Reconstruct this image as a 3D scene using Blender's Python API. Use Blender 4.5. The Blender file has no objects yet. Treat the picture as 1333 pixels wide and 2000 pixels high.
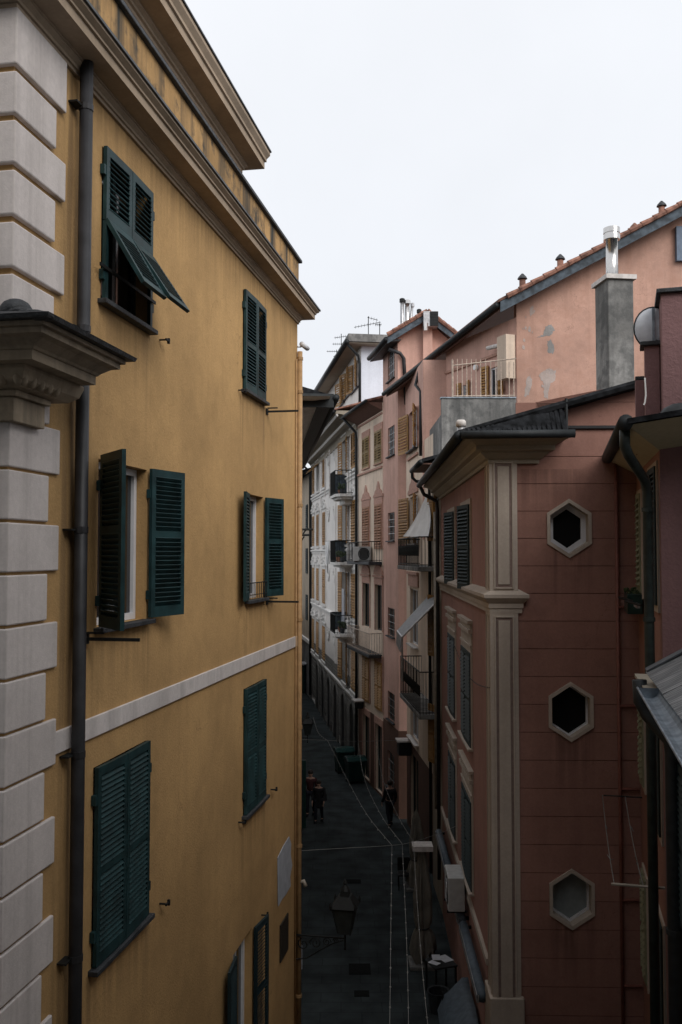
import bpy, math, random
from mathutils import Matrix, Vector
random.seed(7)
R = math.radians
S = bpy.context.scene
COL = S.collection

# ------------------------------------------------------------------ camera, sky, sun, exposure
CAM = Vector((0.0, 0.0, 10.5)); PITCH = R(2.58); FPX = 1800.0
cd = bpy.data.cameras.new('camera'); cam = bpy.data.objects.new('camera', cd); COL.objects.link(cam)
cam.location = CAM; cam.rotation_euler = (R(90) + PITCH, 0, 0)
cd.sensor_fit = 'VERTICAL'; cd.sensor_height = 36.0; cd.lens = 36.0 * FPX / 2000.0
cd.clip_start = 0.05; cd.clip_end = 900
S.camera = cam
S.view_settings.view_transform = 'Standard'; S.view_settings.look = 'None'
S.cycles.diffuse_bounces = 2; S.cycles.glossy_bounces = 2
S.view_settings.gamma = 1.0; S.view_settings.exposure = 0.6; S.view_settings.use_curve_mapping = False

SUN_EL, SUN_AZ = R(37), R(146)            # azimuth measured from +Y (down the street) towards +X (right)
W = bpy.data.worlds.new('World'); S.world = W; W.use_nodes = True
wn, wl = W.node_tree.nodes, W.node_tree.links
wn.clear()
w_out = wn.new('ShaderNodeOutputWorld'); w_bg = wn.new('ShaderNodeBackground')
w_sky = wn.new('ShaderNodeTexSky'); w_sky.sky_type = 'NISHITA'; w_sky.sun_disc = False
w_sky.sun_elevation = SUN_EL; w_sky.sun_rotation = SUN_AZ
w_tc = wn.new('ShaderNodeTexCoord'); w_sep = wn.new('ShaderNodeSeparateXYZ')
w_ramp = wn.new('ShaderNodeValToRGB')    # overcast dome: brighter towards the zenith, as cloud decks are
w_ramp.color_ramp.elements[0].position = 0.0; w_ramp.color_ramp.elements[0].color = (0.61, 0.624, 0.652, 1)
w_ramp.color_ramp.elements[1].position = 1.0; w_ramp.color_ramp.elements[1].color = (0.655, 0.668, 0.692, 1)
w_noise = wn.new('ShaderNodeTexNoise'); w_noise.inputs['Scale'].default_value = 2.2; w_noise.inputs['Detail'].default_value = 5
w_map = wn.new('ShaderNodeMapRange'); w_map.inputs['From Min'].default_value = 0.3; w_map.inputs['From Max'].default_value = 0.7
w_map.inputs['To Min'].default_value = 9.35; w_map.inputs['To Max'].default_value = 10.55
w_mul = wn.new('ShaderNodeVectorMath'); w_mul.operation = 'SCALE'
w_mix = wn.new('ShaderNodeMix'); w_mix.data_type = 'RGBA'; w_mix.inputs[0].default_value = 0.93
wl.new(w_tc.outputs['Generated'], w_sep.inputs[0]); wl.new(w_sep.outputs['Z'], w_ramp.inputs['Fac'])
wl.new(w_tc.outputs['Generated'], w_noise.inputs['Vector']); wl.new(w_noise.outputs['Fac'], w_map.inputs['Value'])
wl.new(w_ramp.outputs['Color'], w_mul.inputs[0]); wl.new(w_map.outputs['Result'], w_mul.inputs['Scale'])
wl.new(w_sky.outputs['Color'], w_mix.inputs[6]); wl.new(w_mul.outputs['Vector'], w_mix.inputs[7])
wl.new(w_mix.outputs[2], w_bg.inputs['Color']); w_bg.inputs['Strength'].default_value = 0.1
wl.new(w_bg.outputs[0], w_out.inputs['Surface'])

sd = bpy.data.lights.new('sun', 'SUN'); sun = bpy.data.objects.new('sun', sd); COL.objects.link(sun)
sd.energy = 1.5; sd.angle = R(40); sd.color = (1.0, 0.965, 0.92)
sdir = Vector((math.sin(SUN_AZ) * math.cos(SUN_EL), math.cos(SUN_AZ) * math.cos(SUN_EL), math.sin(SUN_EL)))
sun.rotation_euler = sdir.to_track_quat('Z', 'Y').to_euler(); sun.location = (0, 0, 60)

# ------------------------------------------------------------------ projection helpers (places measured in the photo -> metres)
CX, CY = 666.5, 1000.0
def ray(px, py):
    u = (px - CX) / FPX; v = (CY - py) / FPX
    c, s = math.cos(PITCH), math.sin(PITCH)
    return Vector((u, c - v * s, s + v * c))
def at(px, py, Y):
    r = ray(px, py); return CAM + r * (Y / r.y)
def on_ground(px, py, z=0.0):
    r = ray(px, py); return CAM + r * ((z - CAM.z) / r.z)

class Frame:
    """wall frame: x along the wall, y outward, z up"""
    def __init__(s, ox, oy, dx, dy):
        n = math.hypot(dx, dy); s.o = Vector((ox, oy, 0)); s.d = Vector((dx / n, dy / n, 0)); s.n = Vector((-s.d.y, s.d.x, 0))
        s.a = math.atan2(s.d.y, s.d.x); s.M = Matrix.Translation(s.o) @ Matrix.Rotation(s.a, 4, 'Z')
    def tz(s, px, py, d=0.0):
        r = ray(px, py); k = (d - (CAM - s.o).dot(s.n)) / r.dot(s.n); p = CAM + r * k
        return (p - s.o).dot(s.d), p.z
    def t(s, px, py=1081, d=0.0): return s.tz(px, py, d)[0]
    def z(s, px, py, d=0.0): return s.tz(px, py, d)[1]
    def op(s, xl, xr, yt, yb, xref, d=0.0):
        a, b = s.t(xl, (yt + yb) / 2, d), s.t(xr, (yt + yb) / 2, d)
        return (min(a, b), max(a, b), s.z(xref, yb, d), s.z(xref, yt, d))
    def w(s, t, y, z): return s.M @ Vector((t, y, z))

# ------------------------------------------------------------------ mesh builder
class MB:
    def __init__(s): s.v = []; s.f = []
    def add(s, vs, fs):
        b = len(s.v); s.v += [tuple(p) for p in vs]; s.f += [tuple(i + b for i in q) for q in fs]; return s
    def box(s, x0, x1, y0, y1, z0, z1):
        return s.add([(x0,y0,z0),(x1,y0,z0),(x1,y1,z0),(x0,y1,z0),(x0,y0,z1),(x1,y0,z1),(x1,y1,z1),(x0,y1,z1)],
                     [(0,3,2,1),(4,5,6,7),(0,1,5,4),(1,2,6,5),(2,3,7,6),(3,0,4,7)])
    def hexa(s, p):   # 8 points, bottom loop then top loop
        return s.add(p, [(0,3,2,1),(4,5,6,7),(0,1,5,4),(1,2,6,5),(2,3,7,6),(3,0,4,7)])
    def poly(s, pts): return s.add(pts, [tuple(range(len(pts)))])
    def extrude(s, pts, vec):
        n = len(pts); v = Vector(vec); p = [Vector(q) for q in pts]
        return s.add(p + [q + v for q in p], [tuple(range(n))[::-1], tuple(range(n, 2*n))] + [(i, (i+1) % n, n + (i+1) % n, n + i) for i in range(n)])
    def tube(s, pts, r, n=8, closed=False):
        pts = [Vector(p) for p in pts]; rs = r if isinstance(r, (list, tuple)) else [r] * len(pts)
        rings = []; m = len(pts); ref = None
        for i, p in enumerate(pts):
            if closed: d = pts[(i+1) % m] - pts[i-1]
            else: d = (pts[min(i+1, m-1)] - pts[max(i-1, 0)])
            d.normalize()
            if ref is None:
                ref = d.orthogonal().normalized()
            else:
                ref = (ref - d * ref.dot(d)); ref = ref.normalized() if ref.length > 1e-6 else d.orthogonal().normalized()
            b = d.cross(ref)
            rings.append([p + (ref * math.cos(2*math.pi*k/n) + b * math.sin(2*math.pi*k/n)) * rs[i] for k in range(n)])
        vs = [q for rg in rings for q in rg]; fs = []
        for i in range(m if closed else m - 1):
            j = (i + 1) % m
            for k in range(n): fs.append((i*n+k, i*n+(k+1) % n, j*n+(k+1) % n, j*n+k))
        if not closed: fs += [tuple(range(n))[::-1], tuple(range((m-1)*n, m*n))]
        return s.add(vs, fs)
    def lathe(s, c, prof, n=12):
        c = Vector(c); vs = []; fs = []
        for r, z in prof:
            for k in range(n): vs.append(c + Vector((r*math.cos(2*math.pi*k/n), r*math.sin(2*math.pi*k/n), z)))
        for i in range(len(prof) - 1):
            for k in range(n): fs.append((i*n+k, i*n+(k+1) % n, (i+1)*n+(k+1) % n, (i+1)*n+k))
        fs += [tuple(range(n))[::-1], tuple(range((len(prof)-1)*n, len(prof)*n))]
        return s.add(vs, fs)
    def ball(s, c, r, sx=1, sy=1, sz=1, n=10, m=6):
        c = Vector(c); vs = [c + Vector((0, 0, -r*sz))]; fs = []
        for i in range(1, m):
            a = -math.pi/2 + math.pi*i/m
            for k in range(n): vs.append(c + Vector((r*sx*math.cos(a)*math.cos(2*math.pi*k/n), r*sy*math.cos(a)*math.sin(2*math.pi*k/n), r*sz*math.sin(a))))
        vs.append(c + Vector((0, 0, r*sz))); L = len(vs) - 1
        for k in range(n):
            fs.append((0, 1+(k+1) % n, 1+k)); fs.append((L, L-n+k, L-n+(k+1) % n))
            for i in range(m-2): fs.append((1+i*n+k, 1+i*n+(k+1) % n, 1+(i+1)*n+(k+1) % n, 1+(i+1)*n+k))
        return s.add(vs, fs)
    def ring(s, t0, t1, y0, y1, prof):
        """moulding round a rectangular plan, mitred at the corners; prof = [(offset, z)...]"""
        vs = []; fs = []; n = len(prof)
        for d, z in prof: vs += [(t0-d, y0-d, z), (t1+d, y0-d, z), (t1+d, y1+d, z), (t0-d, y1+d, z)]
        for i in range(n - 1):
            for k in range(4): fs.append((i*4+k, i*4+(k+1) % 4, (i+1)*4+(k+1) % 4, (i+1)*4+k))
        fs += [(3, 2, 1, 0), tuple(range((n-1)*4, n*4))]
        return s.add(vs, fs)
    def run(s, t0, t1, prof):
        """straight moulding on a wall face; prof = [(d, z)...] closed polygon"""
        return s.extrude([(t0, d, z) for d, z in prof], (t1 - t0, 0, 0))
    def xf(s, M): s.v = [tuple(M @ Vector(p)) for p in s.v]; return s
    def mesh(s, name, mat, smooth=False):
        me = bpy.data.meshes.new(name); me.from_pydata([tuple(p) for p in s.v], [], s.f); me.update()
        if mat: me.materials.append(mat)
        if smooth:
            for p in me.polygons: p.use_smooth = True
        import bmesh
        bm = bmesh.new(); bm.from_mesh(me); bmesh.ops.recalc_face_normals(bm, faces=bm.faces); bm.to_mesh(me); bm.free()
        return me
    def build(s, name, mat, parent=None, M=None, smooth=False, bevel=0.0, auto=False):
        return link(name, s.mesh(name, mat, smooth), parent, M, bevel)

def link(name, me, parent=None, M=None, bevel=0.0):
    o = bpy.data.objects.new(name, me); COL.objects.link(o)
    if parent is not None: o.parent = parent
    if M is not None: o.matrix_local = M
    if bevel:
        b = o.modifiers.new('bevel', 'BEVEL'); b.width = bevel; b.segments = 2; b.limit_method = 'ANGLE'; b.angle_limit = R(40)
    return o
def tag(o, label=None, cat=None, group=None, kind=None):
    if label: o['label'] = label
    if cat: o['category'] = cat
    if group: o['group'] = group
    if kind: o['kind'] = kind
    return o
def thing(name, M, label, cat, group=None):
    o = bpy.data.objects.new(name, None); COL.objects.link(o); o.empty_display_size = 0.3
    o.matrix_world = M if isinstance(M, Matrix) else Matrix.Translation(Vector(M))
    o['_inv'] = 0; del o['_inv']
    return tag(o, label, cat, group)
def rel(F0, F1): return F0.M.inverted() @ F1.M
T = Matrix.Translation
def RZ(a): return Matrix.Rotation(a, 4, 'Z')

# ------------------------------------------------------------------ materials
def new_mat(name):
    m = bpy.data.materials.new(name); m.use_nodes = True
    nt = m.node_tree; b = nt.nodes['Principled BSDF']
    return m, nt, b
def tone(n, l, src, amt=0.10):
    """slight tone difference from piece to piece"""
    oi = n.new('ShaderNodeObjectInfo'); mr = n.new('ShaderNodeMapRange'); mr.inputs['To Min'].default_value = 1 - amt; mr.inputs['To Max'].default_value = 1 + amt
    l.new(oi.outputs['Random'], mr.inputs['Value']); m = n.new('ShaderNodeMath'); m.operation = 'MULTIPLY'; l.new(src, m.inputs[0]); l.new(mr.outputs['Result'], m.inputs[1]); return m.outputs[0]
def add_drips(mat, rects, stain):
    """run-off stains: rects = (t0, t1, z top, length, strength) in the wall's own coordinates"""
    nt = mat.node_tree; n, l = nt.nodes, nt.links; b = n['Principled BSDF']; src = b.inputs['Base Color'].links[0].from_socket
    tc = n.new('ShaderNodeTexCoord'); sx = n.new('ShaderNodeSeparateXYZ'); l.new(tc.outputs['Object'], sx.inputs[0])
    mp = n.new('ShaderNodeVectorMath'); mp.operation = 'MULTIPLY'; mp.inputs[1].default_value = (9, 9, .35); l.new(tc.outputs['Object'], mp.inputs[0])
    ns = n.new('ShaderNodeTexNoise'); ns.inputs['Scale'].default_value = 1; ns.inputs['Detail'].default_value = 4; l.new(mp.outputs['Vector'], ns.inputs['Vector'])
    def M(op, a, bb):
        m = n.new('ShaderNodeMath'); m.operation = op
        for i, q in enumerate((a, bb)):
            if isinstance(q, (int, float)): m.inputs[i].default_value = q
            else: l.new(q, m.inputs[i])
        return m.outputs[0]
    def ss(v, a, bb):
        mr = n.new('ShaderNodeMapRange'); mr.interpolation_type = 'SMOOTHSTEP'; mr.inputs['From Min'].default_value = a; mr.inputs['From Max'].default_value = bb; l.new(v, mr.inputs['Value']); return mr.outputs['Result']
    nz = ss(ns.outputs['Fac'], .36, .62); tot = None
    for t0, t1, zt, L, k in rects:
        e = min(.12, (t1 - t0) * .4)
        m = M('MULTIPLY', ss(sx.outputs['X'], t0 - e, t0 + e), M('SUBTRACT', 1.0, ss(sx.outputs['X'], t1 - e, t1 + e)))
        m = M('MULTIPLY', m, M('MULTIPLY', ss(sx.outputs['Z'], zt - L, zt), M('LESS_THAN', sx.outputs['Z'], zt + .001)))
        m = M('MULTIPLY', m, k); tot = m if tot is None else M('MAXIMUM', tot, m)
    f = M('MULTIPLY', tot, nz); mx = n.new('ShaderNodeMix'); mx.data_type = 'RGBA'; l.new(f, mx.inputs[0]); l.new(src, mx.inputs[6]); mx.inputs[7].default_value = (*stain, 1)
    l.new(mx.outputs[2], b.inputs['Base Color'])
def plain(name, col, rough=0.6, metal=0.0, var=0.12, scale=9.0, bump=0.0, spec=0.4):
    m, nt, b = new_mat(name); n, l = nt.nodes, nt.links
    g = n.new('ShaderNodeNewGeometry'); tx = n.new('ShaderNodeTexNoise'); tx.inputs['Scale'].default_value = scale; tx.inputs['Detail'].default_value = 6
    l.new(g.outputs['Position'], tx.inputs['Vector'])
    mr = n.new('ShaderNodeMapRange'); mr.inputs['From Min'].default_value = 0.35; mr.inputs['From Max'].default_value = 0.65
    mr.inputs['To Min'].default_value = 1 - var; mr.inputs['To Max'].default_value = 1 + var
    l.new(tx.outputs['Fac'], mr.inputs['Value']); mr_out = tone(n, l, mr.outputs['Result'])
    sc = n.new('ShaderNodeVectorMath'); sc.operation = 'SCALE'; sc.inputs[0].default_value = col
    l.new(mr_out, sc.inputs['Scale']); l.new(sc.outputs['Vector'], b.inputs['Base Color'])
    b.inputs['Roughness'].default_value = rough; b.inputs['Metallic'].default_value = metal; b.inputs['Specular IOR Level'].default_value = spec
    if bump:
        bp = n.new('ShaderNodeBump'); bp.inputs['Strength'].default_value = bump; bp.inputs['Distance'].default_value = 0.02
        t2 = n.new('ShaderNodeTexNoise'); t2.inputs['Scale'].default_value = scale * 5; t2.inputs['Detail'].default_value = 5
        l.new(g.outputs['Position'], t2.inputs['Vector']); l.new(t2.outputs['Fac'], bp.inputs['Height']); l.new(bp.outputs['Normal'], b.inputs['Normal'])
    return m
def plaster(name, col, var=0.14, streak=0.25, stain=(0.12, 0.10, 0.08), stain_amt=0.25, bump=0.25, grain=40.0, rough=0.9, streak_scale=3.0, st0=0.54, crack=0.0):
    """limewashed render: cloudy tone, rain streaks running down, sparse grime, sandy relief"""
    m, nt, b = new_mat(name); n, l = nt.nodes, nt.links
    g = n.new('ShaderNodeNewGeometry')
    def noise(scale, detail, vec=None, rough_=0.6):
        t = n.new('ShaderNodeTexNoise'); t.inputs['Scale'].default_value = scale; t.inputs['Detail'].default_value = detail; t.inputs['Roughness'].default_value = rough_
        l.new(vec if vec else g.outputs['Position'], t.inputs['Vector']); return t
    def rng(src, a, bb, c, d):
        mr = n.new('ShaderNodeMapRange'); mr.inputs['From Min'].default_value = a; mr.inputs['From Max'].default_value = bb
        mr.inputs['To Min'].default_value = c; mr.inputs['To Max'].default_value = d; l.new(src, mr.inputs['Value']); return mr.outputs['Result']
    sv = n.new('ShaderNodeVectorMath'); sv.operation = 'MULTIPLY'; sv.inputs[1].default_value = (streak_scale, streak_scale, 0.16)
    l.new(g.outputs['Position'], sv.inputs[0])
    big = noise(0.55, 6); mid = noise(3.3, 7); fine = noise(22, 4); st = noise(1.0, 5, sv.outputs['Vector'], 0.65)
    a1 = rng(big.outputs['Fac'], 0.38, 0.62, 1 - var, 1 + var); a2 = rng(mid.outputs['Fac'], 0.36, 0.64, 1 - var*0.6, 1 + var*0.6)
    a3 = rng(fine.outputs['Fac'], 0.3, 0.7, 0.94, 1.06)
    m1 = n.new('ShaderNodeMath'); m1.operation = 'MULTIPLY'; l.new(a1, m1.inputs[0]); l.new(a2, m1.inputs[1])
    m2 = n.new('ShaderNodeMath'); m2.operation = 'MULTIPLY'; l.new(m1.outputs[0], m2.inputs[0]); l.new(a3, m2.inputs[1])
    sc = n.new('ShaderNodeVectorMath'); sc.operation = 'SCALE'; sc.inputs[0].default_value = col; l.new(tone(n, l, m2.outputs[0], .05), sc.inputs['Scale'])
    f = n.new('ShaderNodeMath'); f.operation = 'MULTIPLY'; l.new(rng(st.outputs['Fac'], 0.47, 0.66, 0.0, 1.0), f.inputs[0]); f.inputs[1].default_value = streak
    mx = n.new('ShaderNodeMix'); mx.data_type = 'RGBA'; l.new(f.outputs[0], mx.inputs[0]); l.new(sc.outputs['Vector'], mx.inputs[6]); mx.inputs[7].default_value = (*stain, 1)
    f2 = n.new('ShaderNodeMath'); f2.operation = 'MULTIPLY'; l.new(rng(mid.outputs['Fac'], st0, st0 + .14, 0.0, 1.0), f2.inputs[0]); f2.inputs[1].default_value = stain_amt
    mx2 = n.new('ShaderNodeMix'); mx2.data_type = 'RGBA'; l.new(f2.outputs[0], mx2.inputs[0]); l.new(mx.outputs[2], mx2.inputs[6]); mx2.inputs[7].default_value = (*stain, 1)
    fin = mx2.outputs[2]
    if crack:
        dn = noise(1.7, 5); av = n.new('ShaderNodeVectorMath'); av.operation = 'SCALE'; av.inputs['Scale'].default_value = 1.1; l.new(dn.outputs['Color'], av.inputs[0])
        ad = n.new('ShaderNodeVectorMath'); l.new(g.outputs['Position'], ad.inputs[0]); l.new(av.outputs['Vector'], ad.inputs[1])
        vo = n.new('ShaderNodeTexVoronoi'); vo.feature = 'DISTANCE_TO_EDGE'; vo.inputs['Scale'].default_value = 0.55; l.new(ad.outputs['Vector'], vo.inputs['Vector'])
        c1 = rng(vo.outputs['Distance'], 0.0, 0.006, 1.0, 0.0); c2 = rng(big.outputs['Fac'], .5, .62, 0.0, crack)
        cm = n.new('ShaderNodeMath'); cm.operation = 'MULTIPLY'; l.new(c1, cm.inputs[0]); l.new(c2, cm.inputs[1])
        mx3 = n.new('ShaderNodeMix'); mx3.data_type = 'RGBA'; l.new(cm.outputs[0], mx3.inputs[0]); l.new(fin, mx3.inputs[6]); mx3.inputs[7].default_value = (*[q * .5 for q in stain], 1); fin = mx3.outputs[2]
    l.new(fin, b.inputs['Base Color']); b.inputs['Roughness'].default_value = rough; b.inputs['Specular IOR Level'].default_value = 0.25
    bp = n.new('ShaderNodeBump'); bp.inputs['Strength'].default_value = bump; bp.inputs['Distance'].default_value = 0.012
    bn = noise(grain, 6); l.new(bn.outputs['Fac'], bp.inputs['Height']); l.new(bp.outputs['Normal'], b.inputs['Normal'])
    return m

K = {}
K['ochre'] = plaster('ochre_render', (0.49, 0.30, 0.125), 0.12, 0.10, (0.22, 0.13, 0.06), 0.12, 0.22, 45, streak_scale=4)
K['ochre_wall'] = plaster('ochre_front_render', (0.495, 0.306, 0.132), 0.11, 0.10, (0.24, 0.14, 0.065), 0.14, 0.55, 38, streak_scale=4, crack=.45)
K['terra_wall'] = plaster('scored_terracotta_render', (0.305, 0.162, 0.128), 0.10, 0.14, (0.15, 0.075, 0.06), 0.12, 0.3, 40, crack=.35)
K['ochre_par'] = plaster('weathered_ochre', (0.46, 0.28, 0.12), 0.2, 1.0, (0.05, 0.05, 0.045), 0.85, 0.25, 45, streak_scale=2.6)
K['cornice'] = plaster('cornice_paint', (0.40, 0.31, 0.225), 0.10, 0.2, (0.16, 0.13, 0.10), 0.1, 0.12, 50)
K['oldstone'] = plaster('old_cornice_stone', (0.36, 0.29, 0.21), 0.18, 0.5, (0.07, 0.065, 0.055), 0.4, 0.4, 30)
K['quoin'] = plaster('quoin_stone', (0.66, 0.60, 0.57), 0.07, 0.28, (0.27, 0.24, 0.22), 0.10, 0.25, 60, streak_scale=6)
K['belt'] = plaster('belt_paint', (0.62, 0.57, 0.545), 0.10, 0.3, (0.22, 0.20, 0.18), 0.2, 0.2, 50)
K['terra'] = plaster('terracotta_render', (0.305, 0.162, 0.128), 0.09, 0.12, (0.13, 0.06, 0.05), 0.06, 0.15, 40)
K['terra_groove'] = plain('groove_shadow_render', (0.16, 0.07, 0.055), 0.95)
K['pilaster'] = plaster('pilaster_paint', (0.45, 0.385, 0.325), 0.07, 0.14, (0.2, 0.16, 0.13), 0.08, 0.12, 40)
K['dado'] = plaster('brown_dado_paint', (0.13, 0.07, 0.05), 0.12, 0.3, (0.06, 0.04, 0.03), 0.3, 0.2, 30)
K['pil_recess'] = plain('mauve_brown_recess_paint', (0.20, 0.145, 0.125), 0.9)
K['pink'] = plaster('pink_render', (0.485, 0.295, 0.23), 0.16, 0.4, (0.36, 0.20, 0.145), 0.4, 0.35, 35, st0=.5, crack=.5)
K['pink2'] = plaster('salmon_render', (0.65, 0.405, 0.33), 0.09, 0.25, (0.28, 0.15, 0.12), 0.15, 0.2, 35)
K['mauve'] = plaster('mauve_render', (0.27, 0.155, 0.155), 0.10, 0.22, (0.17, 0.10, 0.10), 0.15, 0.9, 22)
K['cream'] = plaster('cream_render', (0.74, 0.60, 0.48), 0.09, 0.28, (0.28, 0.21, 0.16), 0.18, 0.15, 35)
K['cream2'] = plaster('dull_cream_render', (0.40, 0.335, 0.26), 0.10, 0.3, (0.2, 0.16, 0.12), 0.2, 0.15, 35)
K['white'] = plaster('white_stucco', (0.84, 0.80, 0.76), 0.05, 0.22, (0.5, 0.48, 0.46), 0.1, 0.15, 35)
K['blue_white'] = plaster('pale_blue_render', (0.70, 0.74, 0.82), 0.04, 0.15, (0.42, 0.44, 0.48), 0.1, 0.1, 35)
K['soffit'] = plaster('soffit_paint', (0.34, 0.30, 0.24), 0.06, 0.1, (0.2, 0.18, 0.15), 0.1, 0.08, 40)
K['soffit_y'] = plaster('yellowed_soffit_paint', (0.50, 0.45, 0.31), 0.06, 0.1, (0.2, 0.18, 0.15), 0.1, 0.08, 40)
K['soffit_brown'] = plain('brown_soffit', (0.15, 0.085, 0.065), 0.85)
K['stucco'] = plain('stucco_relief', (0.72, 0.70, 0.67), 0.85, bump=0.2)
K['rose_paint'] = plain('rose_painted_ornament', (0.46, 0.27, 0.21), 0.9, var=0.2, scale=14)
K['concrete'] = plaster('stained_concrete', (0.27, 0.265, 0.255), 0.32, 0.7, (0.065, 0.067, 0.067), 0.62, 0.6, 22, streak_scale=2, st0=.45)
K['base_grey'] = plaster('grey_base_stone', (0.20, 0.195, 0.18), 0.15, 0.4, (0.08, 0.08, 0.075), 0.3, 0.3, 25)
K['patch'] = plaster('bare_grey_render', (0.27, 0.26, 0.25), 0.2, 0.4, (0.15, 0.14, 0.13), 0.5, 0.8, 20)
K['pale_patch'] = plaster('pale_filler', (0.43, 0.36, 0.33), 0.2, 0.4, (0.36, 0.24, 0.19), 0.5, 0.5, 20)
K['shutter'] = plain('dark_teal_paint', (0.014, 0.040, 0.043), 0.5, var=0.3, scale=5, spec=0.25)
K['shutter_dk'] = plain('blackish_green_paint', (0.008, 0.022, 0.026), 0.65, var=0.2, scale=6)
K['pale_green'] = plain('pale_green_paint', (0.23, 0.24, 0.16), 0.6, var=0.15)
K['wood'] = plain('amber_shutter_wood', (0.36, 0.19, 0.055), 0.6, var=0.2, scale=7)
K['olive_wood'] = plain('olive_shutter_wood', (0.26, 0.17, 0.06), 0.6, var=0.2, scale=7)
K['rust_wood'] = plain('russet_shutter_wood', (0.32, 0.15, 0.075), 0.6, var=0.2, scale=7)
K['slate'] = plain('dark_slate', (0.035, 0.038, 0.042), 0.6, var=0.35, scale=8, bump=0.5)
K['lead'] = plain('weathered_lead', (0.075, 0.082, 0.09), 0.55, 0.0, var=0.3, scale=6)
K['bargeboard'] = plain('blue_grey_board', (0.065, 0.085, 0.105), 0.7, var=0.45, scale=6, bump=0.3)
K['box_blue'] = plain('blue_grey_box_paint', (0.13, 0.17, 0.235), 0.6)
K['gutter'] = plain('dark_gutter_metal', (0.014, 0.017, 0.019), 0.6, 0.0, var=0.3)
K['cover'] = plain('cast_iron_cover', (0.009, 0.010, 0.010), 0.9, spec=0.1)
K['zinc'] = plain('zinc_metal', (0.26, 0.30, 0.34), 0.45, 0.6, var=0.3, scale=7)
K['pipe'] = plain('brown_grey_pipe_paint', (0.030, 0.030, 0.033), 0.5, 0.1, var=0.35, scale=4)
K['pipe_green'] = plain('green_grey_pipe', (0.022, 0.030, 0.028), 0.5, var=0.3)
K['pipe_ochre'] = plain('ochre_pipe_paint', (0.34, 0.205, 0.095), 0.6, var=0.15)
K['pipe_red'] = plain('red_pipe_paint', (0.20, 0.075, 0.055), 0.6, var=0.15)
K['pipe_cream'] = plain('cream_pipe_paint', (0.33, 0.29, 0.24), 0.6, var=0.15)
K['iron'] = plain('wrought_iron', (0.007, 0.008, 0.008), 0.65, 0.0, var=0.3)
K['rail_white'] = plain('rusty_white_rail', (0.40, 0.32, 0.26), 0.6, var=0.3, scale=12)
K['steel'] = plain('bright_steel', (0.62, 0.60, 0.58), 0.22, 1.0, var=0.08)
K['galv'] = plain('galvanised_steel', (0.45, 0.45, 0.46), 0.4, 0.8, var=0.2)
K['flash'] = plain('white_flashing', (0.62, 0.58, 0.55), 0.6, var=0.15)
K['tile'] = plain('clay_tile', (0.25, 0.125, 0.09), 0.85, var=0.45, scale=5, bump=0.4)
K['tile_dark'] = plain('dark_tile', (0.015, 0.016, 0.018), 0.9, spec=0.12, var=0.6, scale=7, bump=0.3)
K['upvc'] = plain('white_window_frame', (0.66, 0.66, 0.68), 0.4, var=0.05)
K['frame_dark'] = plain('dark_window_frame', (0.03, 0.04, 0.04), 0.5)
K['glass'] = plain('dark_window_glass', (0.010, 0.012, 0.014), 0.08, var=0.1, spec=0.5)
K['glass_dim'] = plain('dark_room_opening', (0.007, 0.007, 0.007), 0.6, var=0.1, spec=0.1)
K['milk_glass'] = plain('milky_glass', (0.22, 0.25, 0.25), 0.35, var=0.08)
K['street'] = plain('worn_street_stone', (0.034, 0.042, 0.044), 0.85, var=0.35, scale=1.3, bump=0.25, spec=0.12)
def pave(mat):
    nt = mat.node_tree; n, l = nt.nodes, nt.links; b = n['Principled BSDF']; src = b.inputs['Base Color'].links[0].from_socket
    g = n.new('ShaderNodeNewGeometry'); br = n.new('ShaderNodeTexBrick'); br.inputs['Scale'].default_value = 1.0; br.inputs['Brick Width'].default_value = .95; br.inputs['Row Height'].default_value = .48
    br.inputs['Mortar Size'].default_value = .012; br.inputs['Color1'].default_value = (1.08, 1.08, 1.08, 1); br.inputs['Color2'].default_value = (.92, .92, .92, 1); br.inputs['Mortar'].default_value = (.68, .68, .68, 1)
    l.new(g.outputs['Position'], br.inputs['Vector']); mx = n.new('ShaderNodeMix'); mx.data_type = 'RGBA'; mx.blend_type = 'MULTIPLY'; mx.inputs[0].default_value = 1
    l.new(src, mx.inputs[6]); l.new(br.outputs['Color'], mx.inputs[7]); l.new(mx.outputs[2], b.inputs['Base Color'])
pave(K['street'])
K['marble'] = plain('grey_white_sheet', (0.40, 0.42, 0.46), 0.6, var=0.12, scale=5)
K['dark_sign'] = plain('dark_bronze_plate', (0.035, 0.03, 0.022), 0.5)
K['paper'] = plain('white_paper', (0.62, 0.64, 0.68), 0.7, var=0.05)
K['canvas'] = plain('beige_canvas', (0.20, 0.185, 0.155), 0.95, var=0.2, scale=3, bump=0.2)
K['cloth'] = plain('white_cloth', (0.88, 0.87, 0.86), 0.9, var=0.06, scale=4)
K['awn'] = plain('grey_awning_sheet', (0.26, 0.27, 0.29), 0.55, var=0.15)
K['acwhite'] = plain('appliance_enamel', (0.50, 0.50, 0.49), 0.5, var=0.08)
K['plastic_green'] = plain('dark_green_plastic', (0.010, 0.032, 0.028), 0.35, var=0.2)
K['plastic_lid'] = plain('green_plastic_lid', (0.018, 0.05, 0.047), 0.22, var=0.2)
K['dish'] = plain('grey_dish_paint', (0.66, 0.69, 0.74), 0.7, var=0.1)
K['lampglass'] = plain('smoky_lantern_glass', (0.028, 0.032, 0.031), 0.2, spec=0.5)
K['skin'] = plain('skin', (0.40, 0.24, 0.18), 0.6)
K['black_cloth'] = plain('black_coat_cloth', (0.012, 0.012, 0.014), 0.9)
K['red_cloth'] = plain('dark_red_cloth', (0.05, 0.015, 0.016), 0.9)
K['navy_cloth'] = plain('navy_trouser_cloth', (0.012, 0.014, 0.022), 0.9)
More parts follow.
